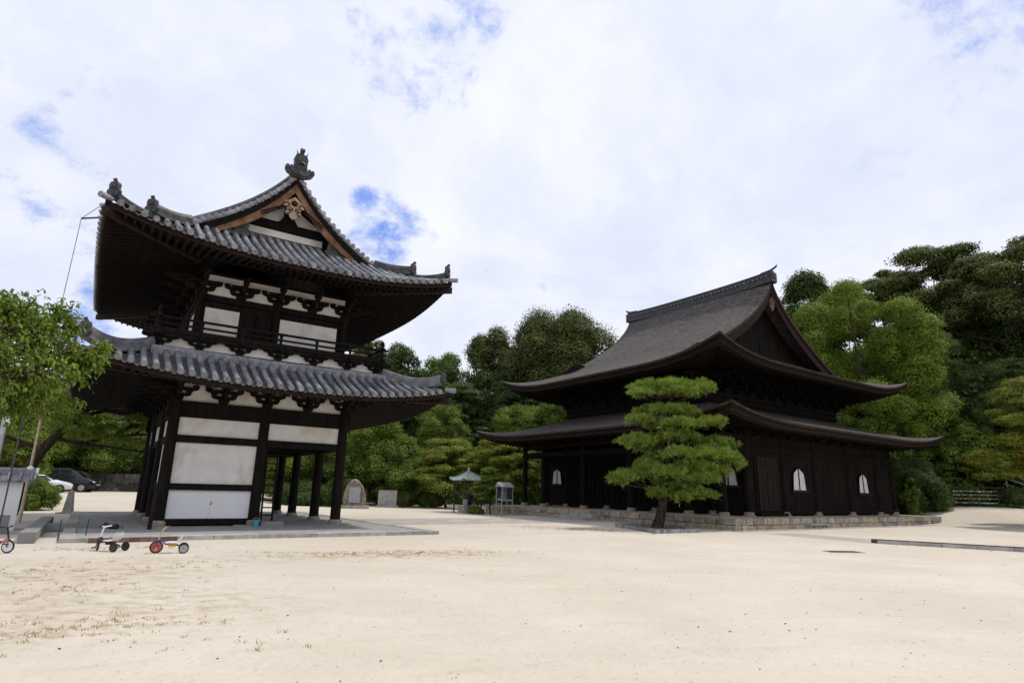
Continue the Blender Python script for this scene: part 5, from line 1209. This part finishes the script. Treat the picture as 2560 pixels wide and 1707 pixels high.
tree('bamboo_clump', 'drooping muted green bamboo clump upper one in the dark wood on the right', 'bamboo', 43.1, 57.7, 15.8, 5.4, 'loose', 'bamboo', .35, .16, 'bamboo clumps in the dark wood', aspect=.3)
tree('bamboo_clump', 'drooping muted green bamboo clump lower and further right in the dark wood', 'bamboo', 44.4, 53.6, 12.6, 5.2, 'loose', 'bamboo', .30, .16, 'bamboo clumps in the dark wood', aspect=.3)
tree('evergreen_tree', 'shaded dark tree directly behind the yellow-green maple at the right edge', 'tree', 48, 55, 13.5, 8, 'tier', 'dark', .1)
MP = 'maples round the courtyard'
tree('maple_tree', 'yellow-green maple with reddish tips leaning in at the right edge', 'tree', 35.2, 39.6, 9.9, 7.6, 'tier', 'maple', .24, .13, MP, trunk_r=.14, limbs=14)
tree('broadleaf_tree', 'plain mid green tree left of the maple at the right edge', 'tree', 39.6, 54.5, 9.6, 6.4, 'loose', 'mid', .1)
tree('maple_tree', 'low orange-tinged maple spreading just above the paper rack', 'tree', 40.8, 53.6, 5.0, 6.2, 'tier', 'maple', .38, .14, MP)
tree('maple_tree', 'large pale green maple immediately right of the gate corner column', 'tree', -14.2, 60.4, 8.8, 8.8, 'loose', 'maple2', .06, .17, MP)
tree('maple_tree', 'tallest olive-tipped maple below the right tip of the lower gate roof', 'tree', -7.6, 65.6, 10.5, 7.4, 'loose', 'maple2', .06, .17, MP)
tree('maple_tree', 'bright yellow-green layered maple above the copper-roofed shelter', 'tree', -5.6, 55.8, 6.1, 7.4, 'tier', 'maple', .16, .16, MP, limbs=14)
tree('maple_tree', 'dark green maple behind the two stone monuments', 'tree', -10.6, 58.2, 6.3, 7.4, 'loose', 'mid', .06, .16, MP)
tree('maple_tree', 'light green maple under the left end of the upper hall roof', 'tree', .8, 64, 10.4, 6.6, 'loose', 'maple2', .08, .17, MP)
tree('maple_tree', 'fresh green maple peeping over the lower hall roof', 'tree', 5.2, 62.5, 10.9, 6.4, 'loose', 'mid', .08, .17, MP)
tree('maple_tree', 'orange-tipped maple touching the lower left eave tip of the hall', 'tree', -.6, 54, 6.6, 6.6, 'tier', 'maple', .14, .15, MP)
tree('maple_tree', 'small thin-leaved maple between shelter and display case', 'tree', -1.25, 43.2, 3.3, 2.6, 'tier', 'maple2', .18, .10, MP, trunk_r=.06)
tree('maple_tree', 'maple seen between the open columns of the gate, nearest the ladder', 'tree', -21.0, 56.5, 6.8, 7.4, 'loose', 'maple2', .04, .16, MP)
tree('maple_tree', 'maple seen between the open gate columns, nearest the corner column', 'tree', -16.6, 56.5, 6.4, 6.4, 'loose', 'mid', .04, .16, MP)
tree('maple_tree', 'maple under the lower hall roof, seen beside the porch column', 'tree', 2.5, 57, 5.8, 5.4, 'loose', 'mid', .05, .15, MP)
LF = 'trees beyond the car park'
tree('broadleaf_tree', 'fresh green tree behind the bare pole at the far left', 'tree', -38.3, 46.6, 7.4, 7.5, 'loose', 'maple2', .12, .16, LF)
tree('broadleaf_tree', 'green tree overhanging the black minivan', 'tree', -37.0, 53.0, 7.6, 9.0, 'loose', 'mid', .24, .16, LF)
tree('broadleaf_tree', 'olive green tree nearest the left gate columns, beyond the retaining wall', 'tree', -33.2, 60.0, 7.8, 8.0, 'loose', 'maple2', .1, .17, LF)
tree('broadleaf_tree', 'bright leafy tree cut by the left picture edge', 'tree', -36.0, 38.5, 7.8, 7.0, 'loose', 'mid', .05, .15, LF)
tree('broadleaf_tree', 'taller dark tree behind the others beyond the minivan', 'tree', -43.5, 56.0, 9.8, 9.6, 'dome', 'olive', .05, .18, LF)
tree('broadleaf_tree', 'low dense green tree right of the minivan against the retaining wall', 'tree', -30.8, 58.5, 5.2, 6.5, 'dome', 'dark', .02, .16, LF)
# shrubs
SB = 'clipped and wild shrubs at the foot of the trees'
def shrub(label, x, y, H, Wd, leafm='mid', s=.12, style='dome', name='shrub'): return tree(name, label, 'shrub', x, y, H, Wd, style, leafm, .02, s, SB, trunk_r=.05, limbs=4)
shrub('leafy green shrub in front of the white car at the far left', -28.1, 36.6, 1.5, 2.6, 'maple2', .09, 'loose')
shrub('dark shrub at the foot of the leaning pine, beside the plaster wall', -25.6, 33.4, 1.5, 2.2, 'mid', .09)
shrub('rounded clipped shrub behind the wooden stake', -9.3, 55.4, 1.3, 2.2, 'mid')
shrub('low clipped shrub left of the copper-roofed shelter', -7.0, 56.2, 1.25, 2.4, 'mid')
shrub('small bright plant growing at the foot of the incense shelter', -2.2, 43.2, .5, 1.1, 'maple2', .08)
shrub('wide dark bush behind the paper rack', 39.8, 53.0, 1.9, 5.0, 'maple2', .12, 'loose')
shrub('glossy dark bush against the right end wall of the hall', 33.2, 50.2, 4.2, 4.6, 'dark')
shrub('lower glossy bush between hall corner and paper rack', 34.9, 52.6, 2.6, 4.0, 'mid')
shrub('yellowish twig bush touching the right corner of the hall', 31.0, 47.4, 3.0, 1.4, 'maple2', .11, 'loose')
shrub('dark clipped bush under the maple at the right edge', 41.6, 50.5, 1.5, 3.0, 'dark')
shrub('bright low bush behind the hall porch columns', 3.9, 53.0, 1.8, 2.6, 'maple2')
shrub('dark bush behind the boulder monument', -13.8, 52.0, 2.2, 3.4, 'dark')
shrub('dark low bush seen between the open gate columns', -17.5, 53.0, 1.9, 4.6, 'dark')

# undergrowth and the wood on the slope that read as one mass
g = np.random.default_rng(5)
def mass(name, label, n, ths, rs, hmax, s, m):
    th = np.radians(g.uniform(*ths, n)); r_ = g.uniform(*rs, n); x, y = r_ * np.sin(th), r_ * np.cos(th)
    bump = .5 + .5 * np.sin(x * .75 + 1.3 * np.sin(y * .4)) * np.sin(y * .8 + np.sin(x * .5))
    z = np.array([gz(a, b) for a, b in zip(x, y)]) + (g.random(n) ** .6) * hmax * (.35 + .65 * bump) + .1
    o = put(name, leaf_mesh(name, np.stack([x, y, z], 1), unit(g, n) + V(0, 0, .6), s, L_[m], .6, .5, n)); return tag(o, label, name, None, 'stuff')
mass('undergrowth', 'dark undergrowth along the foot of the slope', 36000, (-58, 50), (66, 76), 3.0, .24, 'dark')
mass('ground_cover', 'patchy low green weeds on the bank at the right of the courtyard', 2600, (35, 43), (63.5, 69), .22, .07, 'mid')
mass('forest', 'dark wooded slope filling in behind the single trees', 60000, (-56, 50), (76, 122), 8.0, .42, 'dark')
mass('forest', 'shaded bamboo and evergreen wood on the right slope', 50000, (33, 50), (69, 92), 12.0, .34, 'dark')

# ---- pruned pine in its tile-edged bed
pine = thing('pine_tree', 'cloud-pruned garden pine with bright flat needle pads in front of the hall', 'tree', (7.05, 30.23, 0))
def pz(X, Y, dy=0.0): return V(4.99 + (X - 90) * .005475 - 7.05, dy, 5.11 - (Y - 490) * .0056)
pads = [(690, 185, 1.75, 1.3, .36, 0), (460, 170, .75, .7, .28, .3), (930, 175, .72, .7, .30, -.2), (365, 245, .60, .5, .16, -.7), (700, 225, .9, .6, .15, -.9),
        (640, 395, 1.45, 1.2, .28, 0), (850, 365, .4, .5, .22, .5), (350, 480, .66, .6, .20, -.4), (1025, 490, .74, .7, .26, -.3), (690, 520, 1.0, .8, .26, -.7), (560, 520, .5, .5, .22, .9), (480, 390, .5, .5, .2, .3),
        (330, 670, .86, .8, .33, -.1), (540, 650, .8, .8, .30, .4), (810, 630, .75, .7, .30, .2), (1080, 680, .92, .9, .34, .1), (650, 620, .6, .8, .25, -.2),
        (670, 790, .80, .7, .32, -1.1), (930, 780, .95, .8, .38, -.9), (1110, 790, .72, .7, .36, -.5), (1215, 845, .42, .5, .24, -.2), (560, 790, .6, .7, .28, .8), (820, 900, 1.0, .8, .36, -.6), (1030, 910, .82, .8, .30, .2),
        (200, 985, .62, .6, .28, -.4), (150, 1020, .36, .4, .2, -.3), (430, 930, .66, .6, .36, -.6), (580, 945, .72, .6, .32, -1.0), (330, 960, .6, .6, .28, .1), (860, 985, .8, .8, .3, -.9), (480, 860, .5, .6, .26, .5), (400, 880, .55, .6, .25, -.2),
        (700, 1060, .8, .8, .32, .1), (500, 1110, .46, .5, .22, -.3), (840, 1110, .75, .7, .26, -.2), (980, 1120, .42, .4, .18, -.1), (700, 1140, .5, .6, .2, -.5), (620, 1000, .7, .7, .3, .7), (900, 840, .9, .8, .4, 1.1), (450, 700, .8, .7, .3, .9)]
def needles(name, pads, m, parent, per=46, nl=.115, wid=.011, nn=12, seed=1):
    g = np.random.default_rng(seed); Ps, Ds = [], []
    for (c, rx_, ry_, rz_) in pads:
        n = int(per * math.pi * rx_ * ry_ * 1.5) + 8
        d = unit(g, n); up_ = g.random(n) < .78; d[up_, 2] = np.abs(d[up_, 2]); d[~up_, 2] *= .5
        k = np.where(g.random(n) < .25, g.uniform(.5, .85, n), g.uniform(.85, 1.05, n))[:, None]
        wob = 1 + .26 * np.sin(d[:, :1] * 7 + c[0] * 5) * np.cos(d[:, 1:2] * 7 + c[2] * 4) + .08 * np.sin(d[:, :1] * 17 + c[2] * 9)
        P = c + d * k * wob * np.array([rx_, ry_, rz_]); nrm = d / np.array([rx_, ry_, rz_]); nrm /= np.linalg.norm(nrm, axis=1, keepdims=True); nrm = nrm * .6 + np.array([0, 0, .55]); nrm /= np.linalg.norm(nrm, axis=1, keepdims=True)
        for _ in range(nn):
            q = nrm + g.normal(0, .55, (n, 3)); q /= np.linalg.norm(q, axis=1, keepdims=True); Ps.append(P); Ds.append(q)
    P, Dn = np.concatenate(Ps), np.concatenate(Ds); n = len(P); ln = nl * 2 * g.uniform(.7, 1.25, n)[:, None]
    side = np.cross(Dn, g.normal(0, 1, (n, 3))); side /= np.linalg.norm(side, axis=1, keepdims=True)
    vs = np.empty((n, 4, 3)); vs[:, 0] = P - side * wid * .5; vs[:, 1] = P + Dn * ln * .6 - side * wid; vs[:, 2] = P + Dn * ln; vs[:, 3] = P + Dn * ln * .6 + side * wid
    me = bpy.data.meshes.new(name); me.vertices.add(n * 4); me.loops.add(n * 4); me.polygons.add(n); me.vertices.foreach_set('co', vs.ravel()); me.loops.foreach_set('vertex_index', np.arange(n * 4)); me.polygons.foreach_set('loop_start', np.arange(0, n * 4, 4)); me.update(calc_edges=True); me.materials.append(m)
    return put(name, me, parent)
needles('crown', [(pz(X, Y, dy) - V(0, 0, .06), a * .95, b * .95, c * 1.12) for X, Y, a, b, c, dy in pads], L_['pine'], pine, 62, .125, .013, 14, seed=3)
tr = MB(); tp = [pz(485, 1490), pz(500, 1400), pz(535, 1300), pz(560, 1200), pz(580, 1080), pz(610, 950), pz(640, 800), pz(655, 650), pz(655, 520), pz(640, 420), pz(600, 330), pz(560, 270), pz(600, 215)]
tr.tube(tp, [.36, .30, .245, .22, .20, .18, .16, .14, .12, .10, .08, .06, .03], 12)
for X, Y, a, b, c, dy in pads:
    q = pz(X, Y, dy); k = min(range(4, 12), key=lambda i: abs(tp[i][2] - q[2] + .25)); m_ = (tp[k] + q) / 2 - V(0, 0, .05); tr.tube([tp[k], m_, q - V(0, 0, c * .4)], [.065, .045, .02], 6)
for X, Y in ((365, 245), (1000, 190), (830, 150), (460, 180)): q = pz(X, Y); tr.tube([pz(600, 330), pz((X + 620) / 2, (Y + 300) / 2 + 20), q], [.05, .04, .015], 6)
tr.build('trunk', M['bark_pine'], pine, 60)
bed = thing('plant_bed', 'square bed edged with grey roof tiles round the foot of the pine', 'plant bed', (7.0, 29.2, 0), 0)
mb = MB(); cs = [(5.35, 30.9), (6.25, 26.3), (8.5, 27.7), (7.9, 32.0)]
for i in range(4):
    a, b = V(*cs[i]) - V(7, 29.2), V(*cs[(i + 1) % 4]) - V(7, 29.2); L0 = np.linalg.norm(b - a); d = (b - a) / L0; n = int(L0 / .2)
    for j in range(n): c = a + d * (j + .5) * L0 / n; mb.box((c[0], c[1], .07), (L0 / n - .012, .06, .20 + .015 * math.sin(j * 2.3)), math.atan2(d[1], d[0]) + .03 * math.sin(j))
mb.build('tile_edging', M['tile'], bed, 0)
mb = MB(); mb.prism([(V(*c) - V(7, 29.2)) * .97 for c in cs], (0, 0, -.05), (1, 0, 0), (0, 1, 0), (0, 0, .10)); mb.build('bed_earth', mat('bed_earth', (.10, .075, .05), (.20, .16, .11), 3, .95, .1, .02, 14), bed, 0)

# ---- leaning pine beside the car park
lp = thing('leaning_pine', 'old pine with a dark leaning trunk and long bare branches left of the gate', 'tree', (-22.9, 28.6, 0))
rv = V(.79, .62, 0)
def q_(a, z, b=0.0): return rv * a + V(-.62, .79, 0) * b + V(0, 0, z)
tr = MB(); main = [q_(0, -.1), q_(.15, 1.0), q_(.35, 2.0), q_(.75, 3.0), q_(1.1, 3.6), q_(1.7, 4.3), q_(2.2, 5.0), q_(2.4, 5.7)]; tr.tube(main, [.36, .29, .26, .23, .20, .16, .11, .05], 10)
brs = [[q_(1.1, 3.6), q_(2.2, 3.35, .2), q_(3.4, 3.3, .1), q_(4.6, 3.15), q_(5.7, 3.2)], [q_(2.2, 3.35, .2), q_(3.3, 3.8, .3), q_(4.4, 4.0, .3), q_(5.3, 4.05)], [q_(3.3, 3.8, .3), q_(4.2, 4.4, -.1), q_(5.0, 4.6)], [q_(1.7, 4.3), q_(.6, 4.6), q_(-.9, 4.5), q_(-2.2, 4.8)], [q_(.75, 3.0), q_(-.6, 3.5, .3), q_(-1.8, 3.6), q_(-2.8, 3.4)], [q_(2.0, 4.7), q_(3.0, 5.1), q_(4.2, 5.0)]]
for b in brs: tr.tube(b, [.10, .085, .06, .045, .02][:len(b)], 7)
for k in range(16): b = brs[k % 6]; p = b[1 + k % (len(b) - 1)]; gg = np.random.default_rng(k); e = p + V(*gg.uniform(-.7, .7, 2), gg.uniform(-.1, .5)); tr.tube([p, (p + e) / 2 + V(0, 0, .08), e], [.03, .02, .008], 5)
tr.build('trunk', M['bark'], lp, 60)
gg = np.random.default_rng(21); pd = []
for b in brs:
    for p in b[1:]:
        for _ in range(2): o3 = gg.uniform(-.5, .5, 3) * V(1, 1, .3); pd.append((p + o3 + V(0, 0, .25), gg.uniform(.35, .7), gg.uniform(.35, .7), gg.uniform(.15, .28)))
for a, z in ((2.4, 5.8), (1.6, 5.6), (3.0, 5.5), (.6, 5.2), (-.6, 5.0), (2.0, 4.4), (1.0, 4.2), (2.6, 3.7), (1.9, 3.8)): pd.append((q_(a, z, gg.uniform(-.5, .5)), .85, .8, .35))
needles('crown', pd, L_['pine'], lp, 40, .10, .012, 10, 8)

# ---- near tree reaching in from the left
nt = thing('cherry_tree', 'near tree with drooping pointed leaves reaching in at the left before the gate', 'tree', (-10.9, 8.6, 0))
g = np.random.default_rng(33); tips = []
mb = MB(); root = V(0, 0, -.1); fork = V(.25, .2, 2.1); mb.tube([root, V(.05, .05, 1.0), fork], [.20, .16, .14], 10)
def spray(px, py, r): return at(px, py, r) - V(-10.9, 8.6, 0)
heads = [(15, 785, 13.2, .48), (50, 770, 13.0, .42), (100, 815, 13.0, .42), (20, 830, 12.6, .6), (150, 800, 13.2, .42), (70, 870, 12.6, .55), (130, 880, 12.8, .5), (178, 812, 13.2, .16), (190, 905, 13.0, .32), (228, 895, 13.0, .22), (160, 930, 12.9, .4), (205, 915, 13.0, .28), (250, 868, 13.1, .16), (100, 940, 12.5, .5), (30, 930, 12.3, .6), (150, 795, 13.4, .22), (30, 1000, 12.6, .42), (90, 1000, 12.8, .36), (-60, 800, 12.5, .6), (-70, 900, 12.2, .8), (-60, 1000, 12.5, .5), (40, 790, 13.8, .5), (100, 850, 13.9, .5), (140, 870, 13.8, .4), (150, 1000, 13.2, .26), (-160, 860, 12.2, .8), (60, 960, 13.6, .5), (0, 770, 13.0, .35)]
P, A_ = [], []
for px, py, r_, rad in heads:
    c = spray(px, py, r_); m_ = (fork + c) / 2 + V(0, 0, .25); mb.tube([fork, m_, c], [.06, .035, .01], 6)
    for k in range(int(12 * (rad / .5) ** 1.6) + 5):
        d = unit(g, 1)[0]; e = c + d * rad * V(1, 1, .85); mb.tube([c, (c + e) / 2 + V(0, 0, .04), e], [.011, .008, .004], 4)
        for j in range(21):
            f = g.uniform(.25, 1.1); p = c + (e - c) * f + g.normal(0, .05, 3); P.append(p); A_.append(d * .5 + g.normal(0, .45, 3) + V(0, 0, -.55))
mb.build('trunk', M['bark'], nt, 50)
P, A_ = np.array(P), np.array(A_); n = len(P); A_ /= np.linalg.norm(A_, axis=1, keepdims=True)
sd = np.cross(A_, V(0, 0, 1) + g.normal(0, .5, (n, 3))); sd /= np.linalg.norm(sd, axis=1, keepdims=True); ln = g.uniform(.07, .125, n)[:, None]; nr = np.cross(sd, A_)
vs = np.empty((n, 6, 3)); vs[:, 0] = P; vs[:, 1] = P + A_ * ln * .4 - sd * ln * .22 + nr * ln * .10; vs[:, 2] = P + A_ * ln * .75 - sd * ln * .15 + nr * ln * .04; vs[:, 3] = P + A_ * ln - nr * ln * .12; vs[:, 4] = P + A_ * ln * .75 + sd * ln * .15 + nr * ln * .04; vs[:, 5] = P + A_ * ln * .4 + sd * ln * .22 + nr * ln * .10
me = bpy.data.meshes.new('crown'); me.vertices.add(n * 6); me.loops.add(n * 6); me.polygons.add(n); me.vertices.foreach_set('co', vs.ravel()); me.loops.foreach_set('vertex_index', np.arange(n * 6)); me.polygons.foreach_set('loop_start', np.arange(0, n * 6, 6)); me.update(calc_edges=True); me.materials.append(L_['near']); put('crown', me, nt)

# ---- dry grass tufts and litter on the sand
def blades(name, label, spots, lo, hi, m, seed):
    g = np.random.default_rng(seed); P = []
    for cx, cy, rx_, ry_, n, yaw in spots:
        a = g.normal(0, .5, (n, 2)) * [rx_, ry_]; c, s_ = math.cos(yaw), math.sin(yaw)
        for q in a:
            k = g.integers(4, 12); ctr = V(cx + q[0] * c - q[1] * s_, cy + q[0] * s_ + q[1] * c)
            P += [(*(ctr + g.normal(0, .035, 2)), 0) for _ in range(k)]
    P = np.array(P); n = len(P); P[:, 2] = [terr(x, y) for x, y in P[:, :2]]; Dn = g.normal(0, .55, (n, 3)); Dn[:, 2] = 1; Dn /= np.linalg.norm(Dn, axis=1, keepdims=True); ln = g.uniform(lo, hi, n)[:, None]
    side = np.cross(Dn, g.normal(0, 1, (n, 3))); side /= np.linalg.norm(side, axis=1, keepdims=True); w_ = .005
    vs = np.empty((n, 4, 3)); vs[:, 0] = P - side * w_; vs[:, 1] = P + side * w_; vs[:, 2] = P + Dn * ln + side * w_ * .3; vs[:, 3] = P + Dn * ln - side * w_ * .3
    me = bpy.data.meshes.new(name); me.vertices.add(n * 4); me.loops.add(n * 4); me.polygons.add(n); me.vertices.foreach_set('co', vs.ravel()); me.loops.foreach_set('vertex_index', np.arange(n * 4)); me.polygons.foreach_set('loop_start', np.arange(0, n * 4, 4)); me.update(calc_edges=True); me.materials.append(m)
    return tag(put(name, me), label, name.replace('_', ' '), None, 'stuff')
blades('dry_grass', 'sparse tufts of dry brown grass on the sand at the near left', [(-4.6, 7.3, 1.3, .8, 75, .4), (-3.3, 5.0, .8, .5, 12, .3), (-6.8, 9.6, 2.0, 1.2, 60, .4), (-7.6, 12.2, 3.2, 1.2, 70, .4), (-2.4, 6.6, 1.0, 1.0, 8, 0), (-3.2, 15.8, 3.0, .8, 200, .36), (-9.6, 15.6, 1.8, .5, 50, .45), (2.5, 28.4, 4.0, 1.2, 160, -.5), (20, 21.8, 6, 2.5, 130, -.3), (-1, 46, 6, 2, 150, 0)], .012, .045, L_['grass'], 4)
g = np.random.default_rng(9); mb = MB()
for i in range(170):
    r_ = g.uniform(4.2, 22); th = g.uniform(-.72, .72); x, y = r_ * math.sin(th), r_ * math.cos(th); s_ = g.uniform(.005, .014); a = g.uniform(0, 6.28)
    if abs(x) < 40: mb.beam((x, y, .004), (x + s_ * 2.4 * math.cos(a), y + s_ * 2.4 * math.sin(a), .006 + s_ * .3), s_ * .7, s_ * .5)
o = mb.build('litter', M['bark_pine'], None, 0); tag(o, 'scattered dark twigs and leaf litter on the open sand', 'litter', None, 'stuff')

g = np.random.default_rng(19); n = 2600; r_ = 3.6 + 13 * g.random(n) ** 1.6; th = g.uniform(-.75, .75, n)
P = np.stack([r_ * np.sin(th), r_ * np.cos(th), np.full(n, .003)], 1); N = unit(g, n) * .5 + V(0, 0, 1)
o = put('pebbles', leaf_mesh('pebbles', P, N, g.uniform(.004, .011, n), mat('pebble', (.30, .26, .21), (.55, .50, .43), 1.0, .9, .2, island=.4), .8, .25, 3)); tag(o, 'tiny grit and pebbles scattered over the open sand', 'pebbles', None, 'stuff')
